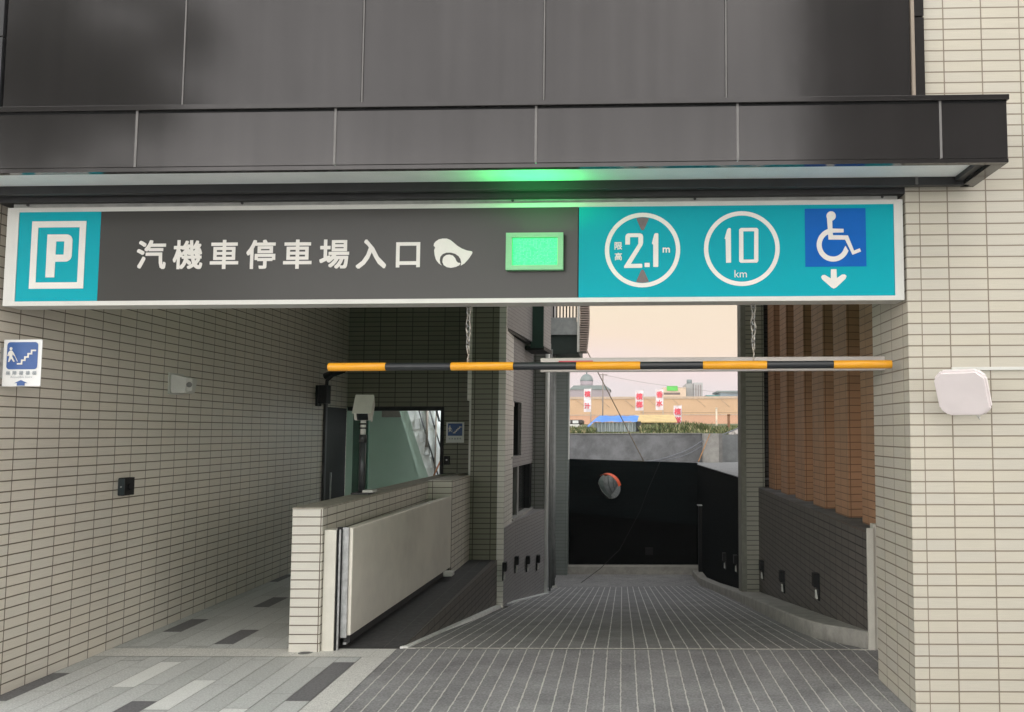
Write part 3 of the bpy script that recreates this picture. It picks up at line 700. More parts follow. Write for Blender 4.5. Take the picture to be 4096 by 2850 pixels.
stairsign(-2.545, -2.285, 1.535, 1.83, 12.888, 'small dim stairs sign beside the open stair doorway', full=False)
XL = -4.0
HN = thing('wall_speaker', 'small white boxy horn speaker on the taupe side wall', 'speaker')
part('back_plate', box(XL, XL+.012, 7.76, 8.02, 2.02, 2.21), WhiteM, HN)
bm = bmesh.new()
a_ = [(XL+.012, 7.78, 2.03), (XL+.012, 8.0, 2.03), (XL+.012, 8.0, 2.20), (XL+.012, 7.78, 2.20)]
b__ = [(XL+.13, 7.83, 2.035), (XL+.13, 8.0, 2.035), (XL+.15, 8.0, 2.165), (XL+.15, 7.83, 2.165)]
va = [bm.verts.new(W(*p)) for p in a_]; vb = [bm.verts.new(W(*p)) for p in b__]
bm.faces.new(va); bm.faces.new(vb)
for i in range(4): bm.faces.new([va[i], va[(i+1) % 4], vb[(i+1) % 4], vb[i]])
bmesh.ops.recalc_face_normals(bm, faces=bm.faces); bmesh.ops.bevel(bm, geom=bm.edges, offset=.008, segments=2, affect='EDGES')
part('housing', bm, WhiteM, HN)
part('bezel', box(XL+.135, XL+.19, 7.815, 7.828, 2.045, 2.165, bev=.004), WhiteM, HN)
part('lens', tube([(XL+.165, 7.815, 2.105), (XL+.165, 7.810, 2.105)], .024, 20), mat('grey lens', (.25, .25, .24), .3), HN)
KP = thing('control_box', 'small black box fixed low on the taupe side wall', 'control box')
part('housing', box(XL, XL+.05, 7.05, 7.20, 1.185, 1.325, bev=.004), BlackM, KP)
part('side_cover', box(XL+.004, XL+.055, 7.040, 7.048, 1.19, 1.32), mat('dark teal metal', (.03, .045, .05), .35), KP)
part('screw', tube([(XL+.03, 7.040, 1.255), (XL+.03, 7.035, 1.255)], .006, 8), Steel, KP)
part('knob', tube([(XL+.05, 7.13, 1.255), (XL+.065, 7.13, 1.255)], .03, 14), BlackM, KP)
CC = thing('security_camera', 'black bracket mounted camera on the side wall under the bar end', 'camera')
part('wall_plate', box(XL, XL+.03, 11.55, 11.70, 2.03, 2.30), BlackM, CC)
part('bracket', tube([(XL+.03, 11.6, 2.15), (XL+.12, 11.6, 2.16), (XL+.13, 11.6, 2.36), (XL+.2, 11.58, 2.42)], .022, 10), BlackM, CC)
part('junction_box', box(XL+.05, XL+.16, 11.5, 11.68, 2.06, 2.30, bev=.01), BlackM, CC)
part('body', tube([(XL+.10, 11.62, 2.42), (XL+.36, 11.55, 2.50)], .045, 14), BlackM, CC)
BD = thing('side_door', 'black narrow door at the far end of the taupe side wall', 'door')
part('leaf', box(XL-.01, XL+.02, 11.95, 12.82, 0, 2.03), BlackM, BD)
part('frame', box(XL-.01, XL+.035, 11.88, 11.945, 0, 2.10), DarkM, BD)
part('handle', tube([(XL+.05, 12.10, .75), (XL+.05, 12.10, 1.15)], .012, 8), Steel, BD)

# number plate camera on the parapet
LC = thing('plate_camera', 'cream box camera on a dark pole standing on the low tiled wall', 'camera')
cx, cy = -2.475, 8.5
part('base_plate', box(cx-.075, cx+.10, cy-.10, cy+.10, 1.101, 1.118, bev=.003), DarkM, LC)
part('base_cover', box(cx+.035, cx+.135, cy-.10, cy+.05, 1.119, 1.142, bev=.003), WhiteM, LC)
part('pole', tube([(cx, cy, 1.118), (cx, cy, 1.60)], .030, 16), mat('dark pole', (.06, .065, .07), .35, metal=.3), LC)
part('collar', tube([(cx, cy, 1.585), (cx, cy, 1.66)], .034, 16), DarkM, LC)
part('neck', tube([(cx, cy, 1.66), (cx, cy, 1.80)], .025, 14), WhiteM, LC)
for z in (1.715, 1.755): part('clamp', tube([(cx-.002, cy, z), (cx-.002, cy, z+.014)], .037, 14), BlackM, LC)
def hw(x, y, z):      # head tipped forward and turned a touch
    p = Matrix.Rotation(R(40), 3, 'X') @ (Vector((x*1.25, y*1.05, z))*.80); p = Matrix.Rotation(R(15), 3, 'Z') @ p
    return W(cx, cy, 1.90)+p
part('housing', box(-.078, .078, -.12, .16, -.075, .075, w=hw, bev=.014), mat('camera housing', (.62, .60, .54), .45, var=.04), LC)
part('sun_shield', box(-.085, .085, -.17, .17, .077, .085, w=hw, bev=.003), MATS['camera housing'], LC)
part('side_shield', box(.080, .088, -.16, .15, -.06, .077, w=hw, bev=.002), MATS['camera housing'], LC)
part('front_window', box(-.05, .05, -.128, -.121, -.055, .045, w=hw), Glass, LC)

# reader on the cream wall
RC = thing('wall_reader', 'white square panel antenna with cut corners tilted on the cream wall', 'antenna')
oc = []
hw_, cut = .148, .046
rc = (1.995, 5.30, 1.90)
def rw(x, y, z):
    p = Matrix.Rotation(R(-33), 3, 'Z') @ (Matrix.Rotation(R(29), 3, 'X') @ Vector((x, y, z)))
    return W(*rc)+p
octo = [(-hw_+cut, -hw_), (hw_-cut, -hw_), (hw_, -hw_+cut), (hw_, hw_-cut), (hw_-cut, hw_), (-hw_+cut, hw_), (-hw_, hw_-cut), (-hw_, -hw_+cut)]
octo = [(a*1.04, b_*.98) for a, b_ in octo]
bm = prism(octo, 'y', -.022, .022, w=rw); bmesh.ops.bevel(bm, geom=list(bm.edges), offset=.012, segments=2, affect='EDGES')
part('cover', bm, mat('warm white plastic', (.88, .81, .81), .45, var=.02), RC)
part('rear_case', prism([(a*.9, b_*.9) for a, b_ in octo], 'y', .022, .045, w=rw), WhiteM, RC)
part('wall_bracket', box(2.00, 2.06, 5.39, 5.499, 1.87, 1.93, bev=.004), Steel, RC)
part('cable', tube([(2.09, 5.36, 1.80), (2.10, 5.36, 1.765), (2.12, 5.38, 1.745), (2.14, 5.43, 1.77), (2.15, 5.49, 1.80)], .004, 6), WhiteM, RC)
tag(link('conduit', box(2.003, 6.6, 5.482, 5.499, 2.042, 2.062, bev=.002), WhiteM), 'thin white conduit running right across the cream wall from the panel', 'conduit')
tag(link('conduit', box(-2.062, -2.036, 12.0, 12.03, 0, 2.11), WhiteM), 'thin pale vertical conduit below the tiled downstand in the rear wall', 'conduit')
SB = thing('door_switch', 'small black access switch right of the stair doorway', 'switch')
part('housing', box(-2.565, -2.485, 12.86, 12.899, 1.22, 1.345, bev=.004), BlackM, SB)
part('button', tube([(-2.525, 12.86, 1.29), (-2.525, 12.852, 1.29)], .012, 10), Steel, SB)
DR = thing('floor_drain', 'small round drain cover in the pale threshold stone', 'drain')
part('cover', tube([(-2.42, 6.93, .001), (-2.42, 6.93, .0055)], .052, 28), mat('drain metal', (.20, .21, .20), .5, metal=.3), DR)
part('grating', tube([(-2.42, 6.93, .0055), (-2.42, 6.93, .0075)], .034, 20), mat('drain slots', (.13, .13, .13), .6), DR)

# ================================================================== STAIR ROOM behind the doorway
SR = thing('stair_room', 'mint walled stairwell seen through the dark doorway', 'room')
part('back_wall', box(-5.4, -1.4, 15.4, 15.5, 0, 2.7), Mint, SR)
part('side_wall', box(-5.4, -5.3, 13.1, 15.4, 0, 2.7), Mint, SR)
part('side_wall', box(-2.18, -2.1, 13.1, 15.4, 0, 2.7), PlasterW, SR)
part('floor', box(-5.4, -2.1, 13.11, 15.4, -.02, .004), Gran2, SR)
part('ceiling', box(-5.4, -2.1, 13.11, 15.4, 2.7, 2.8), PlasterW, SR)
part('door_frame', (lambda b1: (box(DX1-.045, DX1, 12.86, 13.11, 0, DZ, b1), box(DX0, DX1-.045, 12.86, 13.11, DZ-.05, DZ, b1), b1)[-1])(bmesh.new()), BlackM, SR)
part('vent', box(-4.15, -3.70, 15.34, 15.398, 1.95, 2.25), mat('vent grey', (.25, .22, .20), .6), SR)
ST = part('stair_flight', prism([(-3.60, 2.7), (-2.30, 2.7), (-2.30, 0), (-2.66, 0), (-2.98, .93), (-3.10, 1.25), (-3.25, 1.68), (-3.32, 1.92)], 'y', 13.9, 13.96), PlasterW, SR)
part('stair_soffit', prism([(-3.72, 2.7), (-3.61, 2.7), (-2.67, 0.), (-2.85, 0.)], 'y', 13.97, 15.2), Mint, ST)
for x, z in ((-3.18, 1.80), (-3.10, 1.60), (-3.02, 1.40), (-2.94, 1.20)): part('step_end', box(x-.05, x+.03, 13.86, 13.898, z-.06, z+.10), mat('step shadow grey', (.42, .43, .42), .6), ST)
for k in (0, 2): part('railing', tube([(-3.30+.085*k, 13.85, 2.45), (-2.84+.02*k, 13.85, 1.0+.20*k)], .011, 6), DarkM, ST)
part('baluster', tube([(-3.03, 13.84, 2.7), (-3.035, 13.84, 1.46)], .022, 8), mat('taupe steel', (.25, .22, .19), .5), ST)
part('baluster', tube([(-2.885, 13.84, 2.7), (-2.90, 13.84, .9)], .014, 8), MATS['taupe steel'], ST)
part('handrail', tube([(-2.96, 13.83, 2.30), (-2.84, 13.83, 1.86), (-2.74, 13.83, 1.85)], .017, 8), BlackM, ST)
part('newel', tube([(-2.98, 13.80, .85), (-2.76, 13.80, 1.35)], .014, 6), mat('copper pipe', (.35, .15, .08), .4, metal=.5), ST)
DL = part('open_door_leaf', box(DX0+.01, DX0+.235, 13.12, 13.16, 0, 2.0), mat('dark green door', (.02, .07, .045), .4), SR)
part('handle', tube([(DX0+.12, 13.2, .98), (DX0+.12, 13.3, .98)], .01, 8), Steel, DL)
sl = bpy.data.lights.new('stair_light', 'AREA'); sl.size = .6; sl.energy = 9; sl.color = (.93, 1, .96)
so2 = bpy.data.objects.new('stair_light', sl); COL.objects.link(so2); so2.location = W(-3.3, 14.3, 2.62); so2.parent = SR
sl = bpy.data.lights.new('stair_light', 'AREA'); sl.size = .4; sl.energy = 26; sl.color = (.93, .97, 1)
so2 = bpy.data.objects.new('stair_light', sl); COL.objects.link(so2); so2.location = W(-2.45, 13.45, 2.6); so2.parent = SR

# ================================================================== RIGHT SIDE OF THE RAMP
tag(link('ramp_side_wall', prism([(1.925, 7.13), (2.10, 7.13), (2.15, 13.0), (1.955, 13.0)], 'z', -.9, .88), T_dark), 'low charcoal tiled wall beside the ramp on the right', 'wall')
PL = thing('ramp_pillar', 'grey tiled square pillar standing where the open sky begins', 'pillar')
part('shaft', box(1.785, 2.045, 13.0, 13.35, -.9, 6.0, uoff=-1.785+.02), tile_mat('grey green tile', (.31, .30, .245), (.29, .285, .235), (.07, .065, .05), tw=.26, joint=.011), PL)
part('corner_bead', box(1.71, 1.783, 13.0, 13.35, -.9, 6.0), mat('smooth grey render', (.22, .22, .185), .7), PL)
# ribbed terracotta wall
RB = thing('ribbed_wall', 'tall terracotta tiled wall of vertical ribs beyond the cream pillar', 'wall')
bands = [(7.395, 7.957), (8.421, 8.955), (9.408, 9.974), (10.424, 10.996), (11.512, 11.983), (12.454, 12.963)]
part('back_plane', prism([(2.33, 6.4), (2.6, 6.4), (2.6, 13.6), (2.33, 13.6)], 'z', .4, 5.6), T_orange, RB)
for a, b_ in bands: part('rib', prism([(2.10, a), (2.329, a+.05), (2.329, b_-.0), (2.10, b_)], 'z', .881, 5.6), T_orange, RB)
part('rib', box(2.10, 2.329, 6.35, 6.95, .881, 5.6), T_orange, RB)
part('end_return', box(2.046, 2.6, 13.36, 13.5, -.9, 5.6), T_dark, RB)
part('ledge', prism([(1.96, 7.13), (2.329, 7.13), (2.329, 13.0), (1.96, 13.0)], 'z', .8, .883), Conc, RB)
# step lights
def steplight(x, y, z, label, face=-1, sc_=1., group='recessed step lights along the ramp walls'):
    s = thing('step_light', label, 'light fitting', group)
    bmm = bmesh.new()
    box(x, x+face*.055, y-.06*sc_, y+.06*sc_, z, z+.13*sc_, bmm, bev=.003)
    part('hood', bmm, BlackM, s)
    part('base', box(x, x+face*.012, y-.06*sc_, y+.06*sc_, z-.13*sc_, z), BlackM, s)
    part('reflector', prism([(y-.03*sc_, z-.115*sc_), (y+.045*sc_, z-.115*sc_), (y+.03*sc_, z-.035)], 'x', x+face*.014, x+face*.03), WhiteM, s)
steplight(1.945, 10.95, -.11, 'step light in the right charcoal wall, middle one before the grey pillar')
steplight(1.935, 9.0, .16, 'nearest step light in the right charcoal wall by the cream post')
steplight(1.955, 12.6, -.22, 'step light in the right charcoal wall tight against the grey pillar')
steplight(1.74, 13.75, -.30, 'step light in the black wall just left of the grey pillar')
steplight(1.70, 14.9, -.42, 'step light in the black wall, farther left of the grey pillar')

# ================================================================== BACK OF THE RAMP
BW = thing('ramp_end_wall', 'black tiled wall closing the bottom of the ramp', 'wall')
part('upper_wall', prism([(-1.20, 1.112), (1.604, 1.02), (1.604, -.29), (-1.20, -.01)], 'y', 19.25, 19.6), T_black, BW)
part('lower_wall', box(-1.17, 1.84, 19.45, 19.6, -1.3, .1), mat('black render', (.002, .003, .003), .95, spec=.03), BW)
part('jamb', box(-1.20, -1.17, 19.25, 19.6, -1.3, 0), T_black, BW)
part('junction_box', box(.50, .66, 19.41, 19.45, -.93, -.78), BlackM, BW)
AW = thing('ramp_bend_wall', 'black tiled wall slanting from the grey pillar to the end wall', 'wall')
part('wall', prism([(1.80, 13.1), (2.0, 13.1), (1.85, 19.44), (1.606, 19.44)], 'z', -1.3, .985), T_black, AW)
part('coping', prism([(1.79, 13.1), (2.35, 13.1), (2.6, 20.6), (1.595, 19.24)], 'z', .987, 1.0), mat('coping grey', (.26, .265, .27), .8, var=.1, scale=4), AW)
GS = thing('guide_post', 'slim black post with a pale cap at the bend of the ramp', 'post')
part('post', box(1.56, 1.63, 18.5, 18.64, -1.28, .18), BlackM, GS)
part('cap', box(1.54, 1.64, 18.48, 18.66, .181, .20), Steel, GS)
part('stay', tube([(1.66, 18.3, -.3), (1.70, 17.4, -1.1)], .02, 8), BlackM, GS)
RT = thing('boundary_wall', 'grey concrete boundary wall above the black ramp wall', 'wall')
part('wall', box(-3.5, 1.93, 21.9, 22.2, 0, 1.645), Conc, RT)
part('coping', box(-3.5, 1.93, 21.87, 22.21, 1.646, 1.66), ConcL, RT)
part('column', box(1.935, 2.30, 21.5, 22.2, 0, 1.65), ConcL, RT)
part('column_side', box(2.302, 2.39, 21.55, 22.19, 0, 1.648), mat('shaded concrete', (.21, .205, .20), .85, var=.1), RT)
part('wall', box(2.392, 9.0, 21.85, 22.2, 0, 1.62), mat('grey green concrete', (.19, .20, .205), .85, var=.15, scale=3), RT)
tag(link('terrace', prism([(-1.3, 19.62), (1.86, 19.62), (2.4, 20.6), (8, 13.4), (8, 21.8), (-1.3, 21.8)], 'z', .92, .96), MATS['coping grey']), kind='structure')
# convex mirror
CM = thing('convex_mirror', 'round convex traffic mirror with an orange visor on the black wall', 'mirror')
mc = Vector((-.275, 19.0, .55)); rad = .27
def mw(x, y, z):
    p = Matrix.Rotation(R(-24), 3, 'Z') @ (Matrix.Rotation(R(14), 3, 'X') @ (Matrix.Rotation(R(-14), 3, 'Y') @ Vector((x, y, z))))
    return W(*mc)+p
bm = bmesh.new(); rows = []
for i in range(9):
    a = i/8; rr = rad*math.sin(a*math.pi/2*.96)/math.sin(math.pi/2*.96) if i else .001
    rr = rad*a if i else .001
    yv = -.06*(1-a*a)
    rows.append([bm.verts.new(mw(rr*math.cos(t), yv, rr*math.sin(t))) for t in [2*math.pi*k/36 for k in range(36)]])
for A_, B_ in zip(rows, rows[1:]):
    for k in range(36): fc = bm.faces.new([A_[k], A_[(k+1) % 36], B_[(k+1) % 36], B_[k]]); fc.smooth = True
bm.faces.new(rows[0])
bmesh.ops.recalc_face_normals(bm, faces=bm.faces)
part('mirror_glass', bm, mat('mirror', (.75, .8, .78), .04, metal=1, var=0), CM)
part('back_shell', tube([(0, .004, 0), (0, .05, 0)], [rad*1.03, rad*.8], 36, w=mw), BlackM, CM)
bm = bmesh.new(); Rm = []
for k in range(25):
    a = R(-8+k*4.6)
    Rm.append([bm.verts.new(mw(q*math.cos(a), yv, q*math.sin(a))) for q, yv in ((rad*1.04, .01), (rad*1.07, -.10), (rad*1.09, -.10), (rad*1.06, .012))])
for A_, B_ in zip(Rm, Rm[1:]):
    for k in range(4): bm.faces.new([A_[k], A_[(k+1) % 4], B_[(k+1) % 4], B_[k]])
part('visor', bm, mat('orange visor', (.72, .11, .04), .4), CM)
part('bracket', tube([(-.22, 19.06, .55), (-.2, 19.25, .55)], .03, 8), BlackM, CM)

# ================================================================== SIDE BLOCK left of the ramp
SBk = thing('side_block', 'grey tiled block along the left of the ramp with narrow windows', 'building')
def fx(y): return -1.655+(y-12.0)*.127            # face of the lower wall
def ux(y): return -1.60+(y-12.0)*.034             # face of the upper wall
part('lower_wall', prism([(-3.4, 12.92), (fx(12.92), 12.92), (fx(15.0), 15.0), (-3.4, 15.0)], 'z', -1.3, .42), T_grey, SBk)
part('lower_wall', prism([(fx(11.99)+.04, 12.0), (fx(11.99)+.09, 12.0), (fx(12.92)+.002, 12.92), (fx(12.92)-.05, 12.92)], 'z', -1.3, .42), T_grey, SBk)
g = bmesh.new()
def upper(y0, y1, z0, z1): prism([(-1.9, y0), (ux(y0), y0), (ux(y1), y1), (-1.9, y1)], 'z', z0, z1, g)
upper(12.0, 15.0, 2.13, 3.06); upper(12.0, 12.2, .421, 2.13); upper(13.65, 15.0, 1.18, 2.13); upper(12.2, 13.65, 1.18, 1.33); upper(12.2, 12.85, .421, 1.18)
part('upper_wall', g, T_grey, SBk)
part('end_return', box(ux(15)-.3, fx(15)-.001, 15.0, 15.2, .421, 6, uoff=.05), tile_mat('grey green course tile', (.30, .31, .285), (.28, .285, .27), (.07, .072, .065), joint=.01), SBk)
GlassB = mat('black pane', (.006, .008, .009), .25, var=.02, spec=.15)
W1 = part('window', prism([(-1.76, 12.2), (-1.73, 12.2), (-1.69, 13.65), (-1.72, 13.65)], 'z', 1.335, 2.13), GlassB, SBk)
part('jamb', prism([(-1.76, 13.50), (-1.575, 13.50), (-1.570, 13.645), (-1.76, 13.645)], 'z', 1.336, 2.125), BlackM, W1)
part('frame', prism([(-1.725, 12.75), (-1.66, 12.75), (-1.655, 13.05), (-1.72, 13.05)], 'z', 1.34, 2.06), mat('grey aluminium', (.34, .34, .33), .4), W1)
part('head', prism([(-1.755, 12.3), (-1.64, 12.3), (-1.60, 13.2), (-1.73, 13.2)], 'z', 2.06, 2.12), WhiteM, W1)
part('sill', prism([(-1.76, 12.2), (-1.585, 12.2), (-1.545, 13.65), (-1.72, 13.65)], 'z', 1.31, 1.334), ConcL, W1)
W2 = part('window', prism([(-1.70, 12.85), (-1.66, 12.85), (-1.585, 14.99), (-1.63, 14.99)], 'z', .42, 1.18), GlassB, SBk)
part('jamb', prism([(-1.70, 14.75), (-1.52, 14.75), (-1.515, 14.99), (-1.70, 14.99)], 'z', .45, 1.175), BlackM, W2)
part('jamb', prism([(-1.70, 12.86), (-1.575, 12.86), (-1.573, 12.90), (-1.70, 12.90)], 'z', .45, 1.175), BlackM, W2)
part('mullion', prism([(-1.715, 13.52), (-1.58, 13.52), (-1.575, 13.66), (-1.71, 13.66)], 'z', .43, 1.18), MATS['grey aluminium'], W2)
part('sill', prism([(-1.73, 12.85), (-1.55, 12.85), (-1.48, 15.0), (-1.66, 15.0)], 'z', .421, .45), ConcL, W2)
part('soffit_band', prism([(-1.9, 12.0), (-1.575, 12.0), (-1.42, 14.0), (-1.9, 14.0)], 'z', 3.10, 6.0), T_grey, SBk)
part('shadow_gap', prism([(-1.9, 12.0), (-1.58, 12.0), (-1.45, 14.0), (-1.9, 14.0)], 'z', 3.06, 3.10), BlackM, SBk)
BAY = part('bay', prism([(-1.9, 14.0), (-1.245, 14.0), (-1.19, 14.7), (-1.9, 14.7)], 'z', 3.03, 6.0), T_grey, SBk)
part('bay_front', box(-1.45, -1.25, 13.96, 13.999, 3.0, 6.0), mat('dark green cladding', (.012, .05, .035), .5), BAY)
part('bay_soffit', prism([(-1.9, 13.97), (-1.24, 13.97), (-1.18, 14.72), (-1.9, 14.72)], 'z', 2.97, 3.028), BlackM, BAY)
part('corner_guard', tube([(-1.262, 14.97, -.95), (-1.262, 14.97, 6.0)], .036, 14), mat('white corner guard', (.88, .89, .86), .3, var=.03), SBk)
part('recess_wall', prism([(-1.9, 15.2), (-1.34, 15.2), (-1.42, 18.8), (-1.9, 18.8)], 'z', -1.3, 6.0), mat('grey recess render', (.30, .30, .30), .7, var=.15, scale=3), SBk)
part('recess_ledge', prism([(-1.339, 15.3), (-1.24, 15.3), (-1.30, 16.4), (-1.36, 16.4)], 'z', 1.62, 1.66), BlackM, SBk)
part('recess_panel', prism([(-1.339, 15.3), (-1.26, 15.3), (-1.31, 16.4), (-1.36, 16.4)], 'z', 1.66, 3.1), T_grey, SBk)
part('rear_column', box(-1.60, -1.135, 18.8, 19.2, -1.3, 3.35), tile_mat('slate tile', (.24, .27, .255), (.215, .245, .235), (.12, .14, .13), th=.0686, joint=.008), SBk)
part('corner_guard', box(-1.134, -1.112, 18.8, 18.86, 1.12, 3.1), MATS['white corner guard'], SBk)
for i, (x, y, z0) in enumerate(((-1.215, 15.3, -.98), (-1.27, 16.35, -1.1), (-1.31, 17.2, -1.2), (-1.36, 18.1, -1.2))):
    part('downpipe', tube([(x, y, z0), (x-.02, y, z0+.9), (x-.03, y, 3.2)], .014 if i < 2 else .04, 10), mat('grey pipe', (.17, .18, .175), .5), SBk)
BC = part('balcony', box(-1.42, -.85, 16.9, 18.7, 3.53, 3.775), mat('balcony grey', (.33, .35, .35), .7, var=.1), SBk)
part('underside', box(-1.42, -.84, 16.95, 18.7, 3.17, 3.529), mat('dark duct', (.02, .035, .03), .6), BC)
part('rail_panel', box(-1.42, -.88, 16.93, 16.96, 3.776, 3.86), MATS['balcony grey'], BC)
for i in range(9): part('baluster', box(-1.40+i*.062, -1.375+i*.062, 16.93, 16.955, 3.861, 4.5), BlackM, BC)
part('end_post', box(-.868, -.825, 16.88, 16.95, 3.2, 4.6), WhiteM, BC)
lv = []
for i in range(30):
    z = 3.22+i*.045; d = .12+.05*math.sin((z-3.2)/1.4*math.pi)
    part('louvre', box(-.82, -.82+d, 16.9, 17.5, z, z+.024), mat('louvre beige', (.42, .34, .30), .6), BC)
for i, (y, z, s_) in enumerate(((12.15, -.14, .9), (12.95, -.20, .9), (13.65, -.29, .9), (14.35, -.37, .9))):
    steplight((fx(y) if i else -1.575)+(.002 if i else .0), y if i else 11.94, z, ['step light beside the pale corner post on the left', 'first step light right of the pale corner post', 'middle step light in the grey left block wall', 'step light nearest the white corner guard on the left'][i], face=1, sc_=s_)

# ================================================================== ROPES AND CABLES
def cable(name, pts, rad_, m, label, cat='cable', sag=0.):
    P = []
    for (a, b_) in zip(pts, pts[1:]):
        for k in range(8):
            t = k/8; P.append(tuple(a[j]*(1-t)+b_[j]*t-(sag*math.sin(math.pi*t) if j == 2 else 0) for j in range(3)))
    P.append(pts[-1]); return tag(link(name, tube(P, rad_, 6), m), label, cat)
Tan = mat('tan rope', (.30, .24, .17), .8, var=.2, scale=40)
cable('rope', [(-.683, 17.0, 3.225), (.46, 19.4, 1.06)], .010, Tan, 'tan rope slanting down from the balcony to the black wall top', 'rope')
cable('cable', [(.38, 19.45, 1.04), (1.2, 20.6, 1.16), (1.88, 21.45, 1.46), (3.33, 24.0, 1.90)], .018, mat('grey cable', (.16, .17, .19), .6), 'grey cable draped from the black wall top over the concrete wall', sag=.03)
cable('cable', [(.30, 19.5, 1.03), (1.25, 20.6, 1.10), (1.9, 21.42, 1.36)], .012, MATS['grey cable'], 'thinner dark cable below the draped one against the concrete wall', sag=.03)
cable('rope', [(2.08, 21.46, 1.63), (1.72, 20.4, 1.02)], .012, mat('orange rope', (.45, .22, .08), .7), 'orange rope hanging down the pale concrete column', 'rope')
cable('cable', [(.80, 19.22, 1.05), (.55, 19.0, .5), (.37, 19.0, .02), (-.05, 18.9, -.75), (-.45, 18.6, -1.1), (-.9, 17.4, -1.27)], .006, BlackM, 'thin dark cable hanging down the face of the black wall')
tag(link('ledge_lump', box(.22, .46, 19.3, 19.5, 1.045, 1.075, bev=.01), mat('rubble', (.10, .09, .07), .9)), 'small lump of rubble at the foot of the slanting rope', 'rubble')

# ================================================================== BEYOND THE WALL
BG = thing('noise_barrier', 'long peach coloured panel wall across the field', 'wall')
Peach = mat('peach panel', (.60, .40, .25), .8, var=.04, scale=.3)
part('panels', box(-40, 60, 90, 90.6, 2.0, 5.05), Peach, BG)
part('lower_band', box(-40, 60, 89.95, 89.99, 2.0, 3.4), mat('pink peach band', (.62, .36, .24), .8, var=.04, scale=.3), BG)
part('top_rail', box(-40, 60, 89.9, 90.7, 5.051, 5.28), mat('dull peach rail', (.55, .42, .32), .8), BG)
part('mid_rail', box(-40, 60, 89.9, 89.945, 3.40, 3.50), MATS['dull peach rail'], BG)
for k in range(-6, 12): part('brace', tube([(k*2.4+.2, 89.8, 5.0), (k*2.4+1.1, 89.8, 4.2)], .022, 5), mat('brace brown', (.45, .33, .25), .8), BG)
H1 = thing('domed_building', 'distant hazy building with a small dome on its roof', 'building')
FG = mat('roof grey', (.22, .26, .26), .9, var=.06, scale=.1); FG2 = mat('lavender render', (.36, .31, .34), .9, var=.06, scale=.1)
part('block', box(-9, -2.2, 150, 160, 2, 8.9), FG2, H1)
part('roof', prism([(-9, 8.9), (-8.2, 9.6), (-2.9, 9.6), (-2.0, 8.9)], 'y', 149.8, 160), FG, H1)
part('drum', tube([(-6.25, 155, 9.6), (-6.25, 155, 10.6)], 1.1, 20), FG2, H1)
part('dome', tube([(-6.25, 155, 10.6+1.25*math.sin(R(a))) for a in range(0, 91, 10)], [1.12*math.cos(R(a))+.02 for a in range(0, 91, 10)], 20), FG, H1)
part('finial', tube([(-6.25, 155, 11.8), (-6.25, 155, 12.6)], .12, 6), FG, H1)
H2 = thing('office_block', 'distant cream office block with a green roof sign', 'building')
Cr = mat('cream render', (.72, .55, .42), .9, var=.04, scale=.1)
part('block', box(6.7, 10.6, 150, 160, 2, 9.2), Cr, H2)
for z in (5.9, 7.0, 8.0): part('window_band', box(6.9, 9.6, 149.93, 149.99, z, z+.35), mat('brown window band', (.20, .14, .13), .8), H2)
part('roof_sign', box(7.4, 9.2, 149.8, 149.95, 8.65, 9.45), mat('green sign', (.12, .62, .10), .7), H2)
H3 = thing('tower_block', 'distant pale grey tower with a roof tank', 'building')
part('block', box(10.7, 11.9, 151, 160, 2, 9.9), mat('tower grey', (.38, .38, .38), .9, var=.05, scale=.1), H3)
part('block', box(11.95, 13.4, 150, 160, 2, 10.0), mat('tower render', (.46, .45, .46), .9, var=.05, scale=.1), H3)
part('tank', tube([(11.3, 152, 9.9), (11.3, 152, 10.6)], .45, 12), FG, H3)
for k in range(3): part('window_strip', box(12.2+k*.4, 12.3+k*.4, 149.93, 149.99, 3, 9.6), MATS['brown window band'], H3)
H4 = thing('low_block', 'distant low teal and grey sheds right of the tower', 'building')
part('block', box(14.0, 16.2, 150, 158, 2, 7.9), mat('teal shed', (.12, .30, .30), .9, var=.1, scale=.3), H4)
part('block', box(16.25, 30, 150, 158, 2, 8.3), mat('blue grey shed', (.30, .36, .42), .9, var=.1, scale=.3), H4)
part('roof', box(15.8, 30, 149.5, 158, 8.31, 8.6), FG, H4)
# shed with blue tarp, yellow roof
SH = thing('corrugated_shed', 'grey corrugated container under a blue tarpaulin beyond the wall', 'shed')
Cor = mat('container grey', (.42, .47, .48), .6, var=.1, scale=2)
bm = bmesh.new(); n_ = 44; pv = []
for i in range(n_+1):
    x = -1.30+1.9*i/n_; y = 40+(.0 if (i//2) % 2 == 0 else .09); pv.append((x, y))
for (xa, ya), (xb, yb) in zip(pv, pv[1:]): quad([(xa, ya, 1.5), (xb, yb, 1.5), (xb, yb, 2.14), (xa, ya, 2.14)], bm=bm)
part('front', bm, Cor, SH)
part('body', box(-1.30, .60, 40.1, 42.2, 1.4, 2.14), Cor, SH)
part('dark_end', box(.60, .82, 40.1, 42.2, 1.4, 2.18), DarkM, SH)
bm = bmesh.new(); Tn = 26
def tz(x, s):
    base = 2.16+.30*s
    e = max(0, -1.25-x)*(1.1)
    return base-e*.85+.012*math.sin(x*9+s*4)+.008*math.sin(x*23+s*9)
TR = [[bm.verts.new(W(-2.0+2.65*i/Tn+.12*s/4, 39.8+s*.45, max(1.62, tz(-2.0+2.65*i/Tn, s/4)))) for i in range(Tn+1)] for s in range(5)]
for A_, B_ in zip(TR, TR[1:]):
    for i in range(Tn): fc = bm.faces.new([A_[i], A_[i+1], B_[i+1], B_[i]]); fc.smooth = True
tag(part('tarpaulin', bm, mat('blue tarpaulin', (.05, .22, .72), .45, var=.3, scale=2.5, col2=(.12, .38, .85)), None), 'bright blue tarpaulin spread over the corrugated container', 'tarpaulin')
